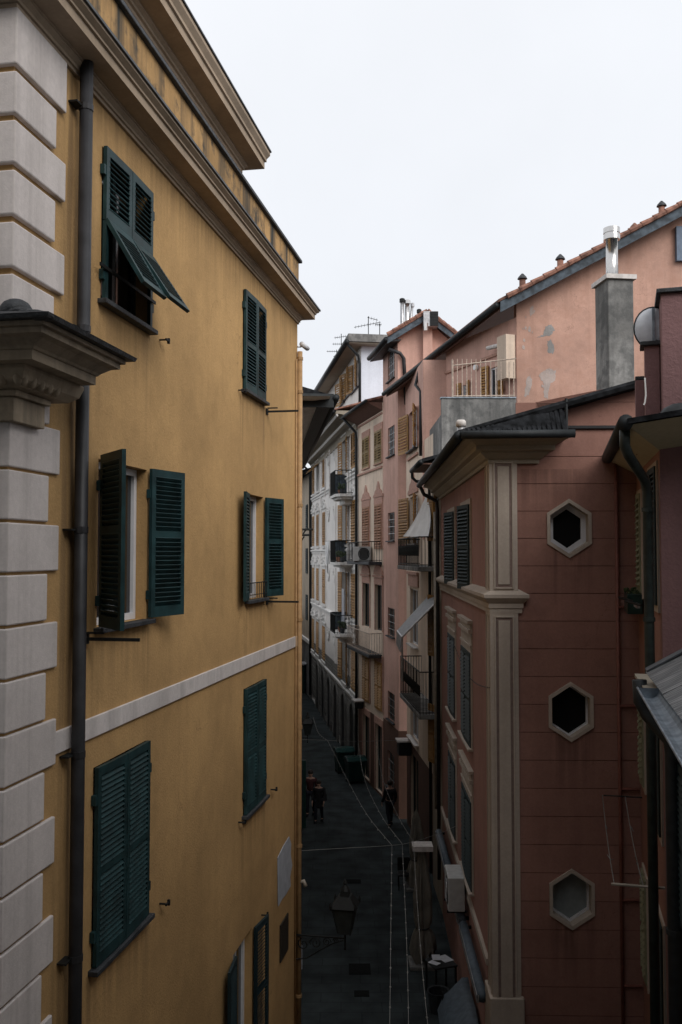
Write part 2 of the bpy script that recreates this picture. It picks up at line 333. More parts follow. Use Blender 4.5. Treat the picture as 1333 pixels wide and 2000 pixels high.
K['hair'] = plain('dark_hair', (0.02, 0.014, 0.01), 0.6)
K['string'] = plain('pale_cable', (0.2, 0.2, 0.19), 0.6)
K['bulb'] = plain('unlit_bulb', (0.26, 0.26, 0.245), 0.4)
K['blue_tarp'] = plain('blue_grey_tarp', (0.075, 0.10, 0.125), 0.6, var=0.2)
K['leaf'] = plain('potted_leaves', (0.035, 0.055, 0.022), 0.7, var=0.4, scale=30)
K['clay'] = plain('clay_pot', (0.22, 0.10, 0.06), 0.8)

# weathered slate sheets: silvery streaks along the slope
def slate_mat():
    m, nt, b = new_mat('silvery_slate'); n, l = nt.nodes, nt.links
    tc = n.new('ShaderNodeTexCoord'); mp = n.new('ShaderNodeMapping'); mp.inputs['Scale'].default_value = (26, 2.6, 5)
    l.new(tc.outputs['Object'], mp.inputs['Vector'])
    t = n.new('ShaderNodeTexNoise'); t.inputs['Scale'].default_value = 1.0; t.inputs['Detail'].default_value = 6; l.new(mp.outputs['Vector'], t.inputs['Vector'])
    cr = n.new('ShaderNodeValToRGB'); cr.color_ramp.elements[0].position = 0.42; cr.color_ramp.elements[0].color = (0.04, 0.045, 0.05, 1)
    cr.color_ramp.elements[1].position = 0.66; cr.color_ramp.elements[1].color = (0.27, 0.27, 0.27, 1)
    l.new(t.outputs['Fac'], cr.inputs['Fac']); l.new(cr.outputs['Color'], b.inputs['Base Color']); b.inputs['Roughness'].default_value = 0.6
    bp = n.new('ShaderNodeBump'); bp.inputs['Strength'].default_value = 0.4; bp.inputs['Distance'].default_value = 0.01
    l.new(t.outputs['Fac'], bp.inputs['Height']); l.new(bp.outputs['Normal'], b.inputs['Normal'])
    return m
K['silver_slate'] = slate_mat()

# ------------------------------------------------------------------ wall, window and shutter builders
def wall_mb(t0, t1, z0, z1, holes=(), depth=0.22, y=0.0):
    """wall face with rectangular openings and their reveals"""
    m = MB(); ts = sorted({t0, t1, *[h[0] for h in holes], *[h[1] for h in holes]}); zs = sorted({z0, z1, *[h[2] for h in holes], *[h[3] for h in holes]})
    ts = [t for t in ts if t0 <= t <= t1]; zs = [z for z in zs if z0 <= z <= z1]
    for i in range(len(ts) - 1):
        for j in range(len(zs) - 1):
            a, b, c, d = ts[i], ts[i+1], zs[j], zs[j+1]; mt, mz = (a+b)/2, (c+d)/2
            if any(h[0] < mt < h[1] and h[2] < mz < h[3] for h in holes): continue
            m.poly([(a, y, c), (b, y, c), (b, y, d), (a, y, d)])
    for a, b, c, d in [h[:4] for h in holes]:
        q = y - depth
        m.poly([(a, y, c), (a, q, c), (a, q, d), (a, y, d)]); m.poly([(b, y, c), (b, y, d), (b, q, d), (b, q, c)])
        m.poly([(a, y, d), (a, q, d), (b, q, d), (b, y, d)]); m.poly([(a, y, c), (b, y, c), (b, q, c), (a, q, c)])
    return m
def body_mb(t0, t1, Wd, z0, z1):
    """the other three sides of a building plus a cap under its roof"""
    m = MB()
    m.poly([(t0, 0, z0), (t0, 0, z1), (t0, -Wd, z1), (t0, -Wd, z0)]); m.poly([(t1, 0, z0), (t1, -Wd, z0), (t1, -Wd, z1), (t1, 0, z1)])
    m.poly([(t0, -Wd, z0), (t0, -Wd, z1), (t1, -Wd, z1), (t1, -Wd, z0)]); m.poly([(t0, 0, z1), (t1, 0, z1), (t1, -Wd, z1), (t0, -Wd, z1)])
    return m
def window(parent, t0, t1, z0, z1, depth=0.20, fm=None, gm=None, M=None, mull=1, bars=0, fw=0.06):
    fm = fm or K['upvc']; gm = gm or K['glass']; M = M or Matrix.Identity(4); w, h = t1 - t0, z1 - z0
    m = MB(); e = 0.004
    m.box(e, fw, 0, .05, e, h-e); m.box(w-fw, w-e, 0, .05, e, h-e); m.box(fw, w-fw, 0, .05, h-fw, h-e); m.box(fw, w-fw, 0, .05, e, fw)
    for i in range(mull):
        c = w * (i+1) / (mull+1); m.box(c-.035, c+.035, 0, .056, fw, h-fw)
    for i in range(bars):
        c = h * (i+1) / (bars+1); m.box(fw, w-fw, .006, .04, c-.016, c+.016)
    o = m.build('window', fm, parent, M @ T((t0, -depth, z0)))
    MB().box(.01, w-.01, -.02, .012, .01, h-.01).build('pane', gm, o)
    return o
LEAF = {}
def leaf(parent, hinge, w, h, ang, mat, M=None, slats='join', pitch=0.055, tilt=-50, rails=1, name='shutter', zsplit=None, tk=0.04, sd=None):
    """louvred shutter leaf hinged at local x=0; slats='single' makes each slat an object"""
    M = M or Matrix.Identity(4); key = (round(w, 3), round(h, 3), mat.name, slats, pitch, tilt, rails, zsplit)
    st, rl = min(.075, w*.16), .085; sd = sd or max(.05, pitch * 1.36)
    if key not in LEAF:
        m = MB(); y = tk / 2
        m.box(0, st, -y, y, 0, h); m.box(w-st, w, -y, y, 0, h); m.box(st, w-st, -y, y, h-rl, h); m.box(st, w-st, -y, y, 0, rl*1.4)
        zs = []
        edges = [rl*1.4] + ([h * (zsplit or (i+1)/(rails+1)) for i in range(rails)]) + [h-rl]
        for e in edges[1:-1]: m.box(st, w-st, -y, y, e-rl*.45, e+rl*.45)
        for a, b in zip(edges[:-1], edges[1:]):
            a2 = a + (0 if a == edges[0] else rl*.45); b2 = b - (0 if b == edges[-1] else rl*.45); n = max(1, int((b2-a2)/pitch))
            zs += [a2 + (b2-a2)*(k+.5)/n for k in range(n)]
        s = MB().box(st-.008, w-st+.008, -sd/2, sd/2, -.005, .005).xf(Matrix.Rotation(R(tilt), 4, 'X'))
        if slats == 'join':
            for z in zs: m.add([(p[0], p[1], p[2]+z) for p in s.v], s.f)
        LEAF[key] = (m.mesh(name, mat), s.mesh('slat', mat), zs)
    me, sm, zs = LEAF[key]
    o = link(name, me, parent, M @ T(hinge) @ RZ(ang))
    if slats == 'single':
        for z in zs: link('slat', sm, o, T((0, 0, z)))
    return o
def closed_pair(parent, t0, t1, z0, z1, mat, M=None, slats='join', d=.035, pitch=.055, gap=.012, jit=1.5, **kw):
    w = (t1 - t0) / 2 - gap / 2; h = z1 - z0
    leaf(parent, (t0, d, z0), w, h, R(jit), mat, M, slats, pitch, tilt=-50, **kw)
    leaf(parent, (t1, d, z0), w, h, R(180 - jit), mat, M, slats, pitch, tilt=50, **kw)
def sill(parent, t0, t1, z, mat, M=None, ex=.08, d=.11, th=.05, name='sill'):
    return MB().box(t0-ex, t1+ex, -.04, d, z-th, z).build(name, mat, parent, M or Matrix.Identity(4), bevel=.006)
def pipe(parent, pts, r, mat, M=None, name='downpipe', collars=(), n=10, crad=1.22):
    o = MB().tube(pts, r, n).build(name, mat, parent, M or Matrix.Identity(4), smooth=True)
    for p in collars:
        MB().lathe(p, [(r*crad, -.03), (r*crad, .03)], 10).build('pipe_collar', mat, o)
    return o
def railing(m, p0, p1, z0, z1, n, r=.011, rail=.02):
    p0, p1 = Vector(p0), Vector(p1)
    m.tube([(p0.x, p0.y, z1), (p1.x, p1.y, z1)], rail, 6); m.tube([(p0.x, p0.y, z0+.06), (p1.x, p1.y, z0+.06)], rail*.7, 6)
    for i in range(n + 1):
        q = p0.lerp(p1, i / n); m.tube([(q.x, q.y, z0), (q.x, q.y, z1)], r, 5)
    return m
def slab(name, mat, parent, quad, th, M=None):
    """roof slab: quad of points (upper surface), thickness downwards"""
    lo = [Vector(p) - Vector((0, 0, th)) for p in quad]
    return MB().hexa(lo + [Vector(p) for p in quad]).build(name, mat, parent, M or Matrix.Identity(4))
I4 = Matrix.Identity(4)

# ================================================================== THE SETTING
tag(MB().poly([(-300, -200, 0), (300, -200, 0), (300, 500, 0), (-300, 500, 0)]).build('street', K['street']), kind='structure')

# ================================================================== OCHRE CORNER BUILDING (left)
YF = Frame(-0.865, 18.1, -0.1756, -1.0)              # x runs from the far corner towards the camera
LY = YF.t(19, 700)
yb = thing('ochre_building', YF.M, 'tall ochre corner building with dark teal shutters and pale quoins, left side of the street', 'building')
ZC = YF.z(583, 635)                                   # underside of the main cornice at the wall
rows = {
 'a1': YF.op(198, 291, 282, 646, 245), 'b1': YF.op(474.5, 515, 567, 782, 494), 'a2': YF.op(191, 286, 900, 1213, 245),
 'b2': YF.op(481, 514, 960, 1172, 497), 'a3': YF.op(181, 284, 1470, 1836, 232), 'b3': YF.op(475.5, 515, 1332, 1570, 495), 'a4': YF.op(455, 492, 1840, 2060, 473)}
def lv(k, top, bot): a = rows[k]; rows[k] = (a[0], a[1], bot, top)
z1t, z1b = YF.z(198, 283), YF.z(291, 645); z2t, z2b = YF.z(283, 917), YF.z(283, 1209); z3t, z3b = YF.z(284, 1447), YF.z(284, 1785)
z4t = YF.z(492, 1812)
for k in ('a1', 'b1'): lv(k, z1t, z1b)
for k in ('a2', 'b2'): lv(k, z2t, z2b)
for k in ('a3', 'b3'): lv(k, z3t, z3b)
lv('a4', z4t, z4t - 2.1)
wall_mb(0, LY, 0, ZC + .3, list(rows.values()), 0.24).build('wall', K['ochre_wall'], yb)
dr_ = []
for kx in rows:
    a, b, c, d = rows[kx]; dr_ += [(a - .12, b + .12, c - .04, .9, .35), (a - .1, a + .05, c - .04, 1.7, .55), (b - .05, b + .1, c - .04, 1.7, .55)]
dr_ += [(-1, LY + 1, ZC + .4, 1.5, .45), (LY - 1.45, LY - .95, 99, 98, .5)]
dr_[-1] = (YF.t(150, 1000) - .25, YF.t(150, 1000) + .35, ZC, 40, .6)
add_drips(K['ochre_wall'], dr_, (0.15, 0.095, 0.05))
body_mb(0, LY, 9, 0, ZC + .3).build('side_wall', K['ochre'], yb)
# main cornice, parapet and the set-back top storey
prof = [(0, 0), (.03, 0), (.03, .035), (.05, .04), (.05, .07), (.085, .10), (.085, .115), (.10, .12), (.10, .135), (.295, .15), (.295, .245), (.32, .25), (.32, .275), (.37, .31), (.37, .335), (0, .40)]
MB().ring(0, LY, -9, 0, [(d, ZC + z) for d, z in prof]).build('cornice', K['cornice'], yb)
MB().ring(0, LY, -9, 0, [(.365, ZC + .337), (.395, ZC + .337), (.395, ZC + .365), (.0, ZC + .43)]).build('cornice_flashing', K['lead'], yb)
ZP = YF.z(588, 516)
MB().box(-.02, LY + .02, -.34, .02, ZC + .38, ZP - .06).build('parapet', K['ochre_par'], yb)
MB().box(-.09, LY + .09, -.40, .08, ZP - .058, ZP).build('parapet_coping', K['slate'], yb, bevel=.01)
MB().box(-.02, .3, -9, -.342, ZC + .38, ZP - .06).build('parapet', K['ochre_par'], yb)
pt0 = YF.t(470, 320, -.42); ZT = 10.5 + 6.35
MB().box(pt0, LY + .5, -8, -.42, ZC + .4, ZT + .2).build('top_storey', K['ochre'], yb)
prof2 = [(0, 0), (.03, 0), (.03, .05), (.06, .06), (.06, .10), (.10, .13), (.10, .16), (.34, .18), (.34, .30), (.37, .31), (.37, .36), (.42, .44), (.42, .50), (0, .56)]
zt0 = YF.z(470, 317, -.42) - .18
MB().ring(pt0, LY + .5, -8, -.42, [(d, zt0 + z) for d, z in prof2]).build('upper_cornice', K['cornice'], yb)
MB().ring(pt0, LY + .5, -8, -.42, [(.415, zt0 + .502), (.44, zt0 + .502), (.44, zt0 + .53), (0, zt0 + .62)]).build('roof_edge', K['slate'], yb)
# string course
zb0, zb1 = YF.z(578, 1262), YF.z(578, 1242)
MB().box(-.025, LY - .02, -.02, .028, zb0, zb1).build('string_course', K['belt'], yb, bevel=.006)
# quoins
joints = [YF.z(10, y) for y in (2100, 2004)]
zq = [YF.z(12, 1225) - .432 * k for k in range(23)][::-1]
zq += [zq[-1] + .432 * k for k in range(1, 5)]
tl, ts_ = LY - YF.t(117, 1100, .04), LY - YF.t(96, 1100, .04)
def quoin(z0, z1, long):
    w = tl if long else ts_; g = .013
    p = [(LY - w, z0 + g), (LY - w, z1 - g)]
    m = MB().box(LY - w, LY + .031, -w, .031, z0 + g, z1 - g)
    m.build('quoin_block', K['quoin'], yb, bevel=.012)
CZ = 10.5 + 1.49                                       # underside of the little corner cornice
k = 0
for a, b in zip(zq[:-1], zq[1:]):
    if b > CZ - .3: break
    quoin(a, b, (k % 2) == 1); k += 1
qtop = zq[k]
quoin(qtop, CZ - .02, (k % 2) == 1)
ZU = 10.5 + 2.1
yj = [38, 133, 230, 328, 430, 532, 634]
zu = [YF.z(25, y) for y in yj][::-1]
for i, (a, b) in enumerate(zip(zu[:-1], zu[1:])):
    g = .03; w = (LY - YF.t(130, 250, .04)) if i % 2 == 1 else (LY - YF.t(110, 300, .04))
    MB().box(LY - w, LY + .045, -w, .045, a + g, (b - g if i < 5 else ZC - .005)).build('quoin_block', K['quoin'], yb, bevel=.014)
# corner cornice with its slate weathering, lead hip cap and carved capital
cc = [(0, CZ), (.44, CZ), (.44, CZ + .075), (.455, CZ + .08), (.47, CZ + .10), (.54, CZ + .15), (.60, CZ + .165), (.60, CZ + .21), (.635, CZ + .215), (.635, CZ + .25), (0, CZ + .30)]
ce0 = YF.t(195, 752, .44) + .52
cco = MB().ring(ce0, LY, -1.3, 0, cc).build('corner_cornice', K['oldstone'], yb)
MB().ring(ce0, LY, -1.3, 0, [(.62, CZ + .252), (.70, CZ + .252), (.715, CZ + .285), (.05, CZ + .50)]).build('slate_weathering', K['slate'], cco)
m = MB()
for i in range(6):
    f = i / 5; p = Vector((LY + .62 - .62 * f, .62 - .62 * f, CZ + .27 + .24 * f)); m.ball(p, .075 + .012 * (i % 2), 1.3, 1.3, .45, 9, 5)
m.ball((LY + .12, .12, CZ + .47), .12, 1.1, 1.1, .8, 12, 7)
m.build('hip_cap', K['slate'], cco, smooth=True)
cap = MB().box(LY - .42, LY + .10, -.42, .10, CZ - .42, CZ - .22).box(LY - .45, LY + .14, -.45, .14, CZ - .22, CZ - .17)
cap.ring(LY - .45, LY, -.45, 0, [(.12, CZ - .17), (.20, CZ - .16), (.27, CZ - .11), (.30, CZ - .03), (.30, CZ + .003)])
co = cap.build('capital', K['oldstone'], cco, bevel=.008)
for side in (0, 1):
    for i in range(5):
        s = -.32 + i * .135
        p = (LY + s, .245, CZ - .10) if side == 0 else (LY + .245, s, CZ - .10)
        MB().ball(p, .055, .8, .8, 1.15, 9, 6).build('carved_egg', K['oldstone'], co, smooth=True)
# downpipes
tp = YF.t(158, 1000, .10)
pipe(yb, [(tp, .105, 0), (tp, .105, ZC + .16)], .062, K['pipe'], collars=[(tp, .105, YF.z(158, y, .1)) for y in (200, 640, 1035, 1470, 1860)], crad=1.1)
for y in (200, 640, 1035, 1470, 1860):
    MB().box(tp - .005, tp + .16, 0, .09, YF.z(158, y, .1) - .008, YF.z(158, y, .1) + .008).build('pipe_bracket', K['iron'], yb)
pipe(yb, [(.055, .065, 0), (.055, .065, YF.z(583, 690))], .052, K['pipe_ochre'], collars=[(.055, .065, YF.z(579, y)) for y in (700, 765, 987, 1210, 1420, 1650, 1940)])
pipe(yb, [(.20, .03, 0.2), (.20, .03, YF.z(575, 700))], .016, K['pipe_ochre'], name='conduit', n=6)
m = MB().tube([(.055, .065, YF.z(579, 1722)), (.055, .16, YF.z(579, 1718)), (.055, .2, YF.z(579, 1728))], .04, 8); m.build('pipe_elbow', K['pipe_cream'], yb, smooth=True)
MB().tube([(.12, .07, 1.15), (1.6, .07, .9)], .035, 8).build('branch_pipe', K['pipe_cream'], yb, smooth=True)
# windows and shutters
for kx in ('a1', 'b1', 'a3', 'b3'):
    a, b, c, d = rows[kx]; window(yb, a, b, c, d, .2, K['frame_dark'], K['glass'], bars=0)
for kx in ('a2', 'b2', 'a4'):
    a, b, c, d = rows[kx]; window(yb, a, b, c, d, .17, K['upvc'], K['glass'], fw=.075)
for kx in rows:
    a, b, c, d = rows[kx]; sill(yb, a, b, c, K['slate'], ex=.07, d=.10)
TEAL = K['shutter']
a, b, c, d = rows['a3']; closed_pair(yb, a, b, c + .01, d, TEAL, slats='single', pitch=.052, zsplit=.47)
a, b, c, d = rows['b3']; closed_pair(yb, a, b, c + .01, d, TEAL, pitch=.052, zsplit=.47)
a, b, c, d = rows['b1']; closed_pair(yb, a, b, c + .01, d, TEAL, pitch=.052, zsplit=.47)
# row one, left window: upper halves shut, lower flaps pushed out like an awning
a, b, c, d = rows['a1']; zm = YF.z(291, 505); w = (b - a) / 2 - .006
leaf(yb, (a, .035, zm), w, d - zm, R(1), TEAL, slats='single', pitch=.052, rails=0)
leaf(yb, (b, .035, zm), w, d - zm, R(179), TEAL, slats='single', pitch=.052, tilt=50, rails=0)
for x0, ang, sgn, out in ((a, 0, 1, 34), (b - w, 0, 1, 31)):
    o = leaf(yb, (x0, .05, zm), w, .78, 0, TEAL, slats='single', pitch=.052, rails=0, name='awning_shutter')
    o.matrix_local = T((x0, .05, zm)) @ Matrix.Rotation(-R(180 - out), 4, 'X')
for x in (a, b - .06): MB().box(x, x + .06, .015, .055, c, zm - .01).build('shutter_jamb', TEAL, yb)
MB().box(a - .05, b + .16, .06, .075, c + .30, c + .335).build('shutter_bar', K['iron'], yb)
# row two: open leaves
a, b, c, d = rows['a2']; w = .66; h = d - c - .02
leaf(yb, (b, .04, c + .015), w, h + .04, R(180 - 138), TEAL, slats='single', pitch=.05, zsplit=.56)
leaf(yb, (a, .05, c + .015), w, h + .02, R(180 - 14), TEAL, slats='single', pitch=.05, zsplit=.56)
a, b, c, d = rows['b2']; w = .56
leaf(yb, (b, .04, c + .015), w, h, R(180 - 170), TEAL, pitch=.05, zsplit=.56)
leaf(yb, (a, .05, c + .015), w, h, R(180 - 17), TEAL, pitch=.05, zsplit=.56)
m = MB(); railing(m, (a, .07, 0), (b, .07, 0), c + .02, c + .27, 9, .007, .009); m.build('sill_rail', K['iron'], yb)
a, b, c, d = rows['a4']; w = .56
leaf(yb, (b, .05, c), w, d - c, R(6), K['shutter_dk'], pitch=.052, zsplit=.5)
leaf(yb, (a, .05, c), w, d - c, R(173), K['shutter_dk'], pitch=.052, zsplit=.5)
# ironwork: drying arms and shutter stays
def arm(px0, px1, py):
    t, z = YF.tz(px0, py); L = .56
    m = MB().box(t - .012, t + .012, 0, L, z - .016, z + .016).box(t - .06, t + .06, 0, .02, z - .05, z + .05).box(t - .012, t + .012, .02, L * .35, z + .05, z + .07)
    return m.build('drying_arm', K['iron'], yb)
arm(166, 274, 1248); arm(521, 583, 804); arm(521, 580, 1175)
def stay(px, py):
    t, z = YF.tz(px, py); MB().tube([(t, 0, z), (t, .09, z)], .012, 6).box(t - .07, t + .03, .08, .10, z - .012, z + .012).box(t - .075, t - .05, .075, .105, z - .035, z + .03).build('shutter_stay', K['iron'], yb)
for p in ((312, 664), (466, 762), (312, 1765), (529, 1542), (466, 1606), (511, 1787)): stay(*p)
for kx, px in (('a1', 291), ('b1', 515), ('a3', 284), ('b3', 515), ('a2', 286)):
    a, b, c, d = rows[kx]
    for f in (.16, .84):
        for t in (a - .02, b + .02): MB().box(t - .03, t + .03, .004, .05, c + (d-c)*f - .05, c + (d-c)*f + .05).build('hinge', TEAL, yb)
# things on the wall
t, z = YF.tz(554, 1715)
ps = thing('wall_sheet', YF.M @ T((t, .012, z)), 'torn grey-white sheet hung on the ochre wall beside the corner pipe', 'banner')
pts = []
for px, py in ((541, 1675), (552, 1652), (563, 1634), (567, 1648), (566, 1668), (569, 1690), (565, 1712), (566, 1730), (556, 1748), (549, 1756), (542, 1770)):
    q = YF.tz(px, py); pts.append((q[0] - t, 0, q[1] - z))
MB().extrude(pts, (0, .012, 0)).build('sheet', K['marble'], ps)
q0, q1 = YF.tz(546, 1830), YF.tz(561, 1830)
tag(MB().box(min(q0[0], q1[0]), max(q0[0], q1[0]), .004, .03, YF.z(553, 1868), YF.z(553, 1796)).build('wall_plate', K['dark_sign'], None, YF.M, bevel=.006), 'dark bronze plate fixed low on the ochre wall under the torn sheet', 'plaque')
sc = thing('security_camera', YF.M @ T((-.06, .06, YF.z(583, 678))), 'small white security camera with black lens at the top of the ochre corner pipe', 'camera')
MB().tube([(.09, -.05, -.02), (0, .0, .0)], .018, 6).build('bracket', K['upvc'], sc)
MB().tube([(.06, .02, .05), (-.14, .10, -.01)], .048, 10).build('housing', K['upvc'], sc, smooth=True)
MB().tube([(-.12, .095, 0), (-.16, .11, -.015)], .04, 10).build('lens', K['glass'], sc)

# ================================================================== DARK-EAVED HOUSE behind the ochre corner (left)
e0, e1 = at(650, 772, 22.0), at(590, 905, 38.9)
EF = Frame(e1.x - .95, 38.9, e0.x - e1.x, e0.y - e1.y)
LE = (Vector((e0.x, e0.y)) - Vector((e1.x, e1.y))).length
eb = thing('dark_eaved_house', EF.M, 'house with broad dark eave and pale coved soffit just past the ochre corner', 'building')
ZE = (e0.z + e1.z) / 2
ops = []
for zb in (3.4, 6.7, 10.0):
    for tt in (2.5, 6, 9.5, 13): ops.append((tt, tt + 1.0, zb, zb + 1.8))
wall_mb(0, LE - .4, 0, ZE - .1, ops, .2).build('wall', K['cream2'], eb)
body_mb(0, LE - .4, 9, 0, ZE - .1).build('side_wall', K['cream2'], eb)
for o_ in ops:
    window(eb, *o_, depth=.18, fm=K['frame_dark'])
    closed_pair(eb, *o_, K['shutter_dk'], pitch=.09)
# coved soffit and eave
cove = [(0, ZE - .75)] + [(.62 * (1 - math.cos(R(a))), ZE - .75 + .62 * math.sin(R(a))) for a in range(0, 91, 15)] + [(.9, ZE - .1), (0, ZE - .1)]
MB().ring(0, LE - .4, -9, 0, [(.02 + d * .95, z) for d, z in cove[:-1]]).build('coved_soffit', K['white'], eb, smooth=False)
slab('roof', K['tile_dark'], eb, [(-.9, .95, ZE), (LE + .02, .95, ZE), (LE + .02, -5, ZE + 1.7), (-.9, -5, ZE + 1.7)], .18)
MB().box(LE + .024, LE + .08, -5, .98, ZE - .30, ZE + .03).build('eave_board', K['gutter'], eb)
pipe(eb, [(-.9, 1.03, ZE - .06), (LE + .1, 1.03, ZE - .06)], .085, K['gutter'], name='gutter')
slab('eave_underside', K['gutter'], eb, [(-.9, .93, ZE - .19), (LE, .93, ZE - .19), (LE, .60, ZE - .19), (-.9, .60, ZE - .19)], .03)

# ================================================================== TERRACOTTA HEXAGON-WINDOW BUILDING (right, near)
HF = Frame(2.68, 16.4, 0.0261, 1.0)
HE = Frame(HF.o.x + HF.d.y * 4.2, HF.o.y - HF.d.x * 4.2, -HF.d.y, HF.d.x)   # end wall facing the camera; x runs right to left, 0 at the right
hb = thing('terracotta_building', HF.M, 'terracotta building with hexagonal windows and a pale corner pilaster, right side of the street', 'building')
LH = HF.t(862, 1081); RE = rel(HF, HE)
hops = []
for (xl, xr) in ((903, 921), (877, 890)):
    tt = HF.op(xl, xr, 1000, 1100, 912)[:2]
    for (zt, zb) in ((11.55, 9.73), (8.40, 6.42), (5.28, 3.45)): hops.append((tt[0], tt[1], zb, zt))
HZ = 12.1
wall_mb(0, LH, 0, HZ + .4, hops, .2).build('wall', K['terra'], hb)
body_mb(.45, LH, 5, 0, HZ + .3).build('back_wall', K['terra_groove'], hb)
hx = []
for px, py in ((1112, 1032), (1115.5, 1390), (1117.5, 1756)): hx.append(HE.tz(px, py))
HW, HH = .392, .525                                     # outer half width / half height of a surround
def hexpts(c, w, h): return [(c[0], c[1] + h), (c[0] - w, c[1] + h*.52), (c[0] - w, c[1] - h*.52), (c[0], c[1] - h), (c[0] + w, c[1] - h*.52), (c[0] + w, c[1] + h*.52)]
def hexw(z, c, w, h):
    k = abs(z - c[1])
    if k >= h: return 0.0
    return w if k <= h*.52 else w * (h - k) / (h * .48)
# horizontal courses of the scored render, each its own piece, cut round the windows
zj0 = HE.z(1050, 1267); sp = .487
zs = [zj0 + sp * i for i in range(-19, 10)]
tA, tB = 0.0, 4.2 - .45
for a, b in zip(zs[:-1], zs[1:]):
    a, b = max(a, 0) + .006, b - .006
    if b < .05: continue
    hit = [c for c in hx if c[1] - HH + .05 < b and c[1] + HH - .05 > a]
    m = MB()
    if not hit:
        m.box(tA, tB, -.05, 0, a, b)
    else:
        c = hit[0]; w_, h_ = HW - .03, HH - .04
        zz = sorted({a, b, *[v for v in (c[1] + h_, c[1] + h_*.52, c[1] - h_*.52, c[1] - h_) if a < v < b]})
        lf = [(tA, -.05, a), *[(c[0] - hexw(z, c, w_, h_), -.05, z) for z in zz], (tA, -.05, b)]
        rt = [(tB, -.05, a), *[(c[0] + hexw(z, c, w_, h_), -.05, z) for z in zz], (tB, -.05, b)]
        m.extrude(lf, (0, .05, 0)); m.extrude(rt, (0, .05, 0))
    m.build('render_course', K['terra_wall'], hb, RE)
add_drips(K['terra_wall'], [(c[0] - .36, c[0] + .36, c[1] - .32, 1.5, .55) for c in hx] + [(2.6, 3.9, 12.0, 1.2, .4), (-.5, 4.5, 1.6, 1.6, .5)], (0.10, 0.055, 0.045))
# dark bed of the grooves with hexagonal openings
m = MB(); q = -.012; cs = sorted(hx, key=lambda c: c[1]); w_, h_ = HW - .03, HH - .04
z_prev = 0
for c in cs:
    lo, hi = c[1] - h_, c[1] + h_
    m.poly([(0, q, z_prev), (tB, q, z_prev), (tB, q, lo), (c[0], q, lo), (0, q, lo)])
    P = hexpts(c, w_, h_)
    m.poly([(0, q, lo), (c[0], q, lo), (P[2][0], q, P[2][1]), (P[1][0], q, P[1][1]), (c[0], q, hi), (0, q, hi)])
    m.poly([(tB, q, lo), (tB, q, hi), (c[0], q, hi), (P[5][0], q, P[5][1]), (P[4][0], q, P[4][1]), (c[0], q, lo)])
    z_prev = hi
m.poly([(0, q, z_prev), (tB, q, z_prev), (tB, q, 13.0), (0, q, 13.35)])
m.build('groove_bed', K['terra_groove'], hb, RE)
# gable piece above the top course following the roof
zt_ = zs[-1]
for i, c in enumerate(hx):
    O, I = hexpts(c, HW, HH), hexpts(c, HW - .058, HH - .07); gi = (.085, .028, .034)[i]; G = hexpts(c, HW - .058 - gi, HH - .07 - gi*1.2)
    m = MB(); n = 6
    vs = [(p[0], .03, p[1]) for p in O] + [(p[0], .03, p[1]) for p in I] + [(p[0], -.24, p[1]) for p in I] + [(p[0], -.002, p[1]) for p in O]
    fs = []
    for k in range(6):
        j = (k + 1) % 6; fs += [(k, j, 6 + j, 6 + k), (6 + k, 6 + j, 12 + j, 12 + k), (k, 18 + k, 18 + j, j)]
    m.add(vs, fs); s_ = m.build('hexagonal_surround', K['pilaster'], hb, RE)
    m = MB(); vs = [(p[0], -.17, p[1]) for p in I] + [(p[0], -.17, p[1]) for p in G] + [(p[0], -.235, p[1]) for p in G]; fs = []
    for k in range(6):
        j = (k + 1) % 6; fs += [(k, j, 6 + j, 6 + k), (6 + k, 6 + j, 12 + j, 12 + k)]
    m.add(vs, fs); m.build('window_frame', K['upvc'], s_)
    MB().poly([(p[0], -.225, p[1]) for p in I]).build('pane', K['milk_glass'] if i == 2 else K['glass_dim'], s_)
# corner pilaster with panels, belt moulding and plinth
zb_ = HE.z(985, 1195); zt2 = HE.z(985, 1157)
def pil(z0, z1):
    o = MB().box(-.045, .55, -.45, .045, z0, z1).build('pilaster', K['pilaster'], hb)
    m = MB(); g = .07
    ya, yb_ = -.45 + g, .045 - g
    for (y0, y1, a, b) in ((ya, ya + .03, z0 + g, z1 - g), (yb_ - .03, yb_, z0 + g, z1 - g), (ya + .03, yb_ - .03, z0 + g, z0 + g + .03), (ya + .03, yb_ - .03, z1 - g - .03, z1 - g)):
        m.box(-.07, -.04, y0, y1, a, b)
    m.build('panel_moulding', K['pilaster'], o, bevel=.008)
    MB().box(-.049, -.044, ya + .03, yb_ - .03, z0 + g + .03, z1 - g - .03).build('panel_recess', K['pil_recess'], o)
    MB().box(-.066, -.048, ya + .075, yb_ - .075, z0 + g + .08, z1 - g - .08).build('panel', K['pilaster'], o, bevel=.008)
    m = MB().box(.06, .09, .04, .06, z0 + g, z1 - g).box(.42, .45, .04, .06, z0 + g, z1 - g); m.build('panel_moulding', K['pilaster'], o)
    return o
pil(zt2 - .01, HZ + .1); pil(.9, zb_)
MB().box(-.10, .62, -.50, .10, 0, HE.z(985, 1945)).build('pilaster_base', K['pilaster'], hb, bevel=.02)
bp_ = [(0, zb_ - .02), (.05, zb_ - .02), (.05, zb_ + .06), (.07, zb_ + .07), (.07, zb_ + .15), (.10, zb_ + .18), (.16, zb_ + .25), (.16, zb_ + .31), (.12, zb_ + .33), (0, zb_ + .40)]
MB().ring(0, LH, -.47, 0, [(max(d, .045) if 0 < d else d, z) for d, z in bp_]).build('belt_moulding', K['pilaster'], hb)
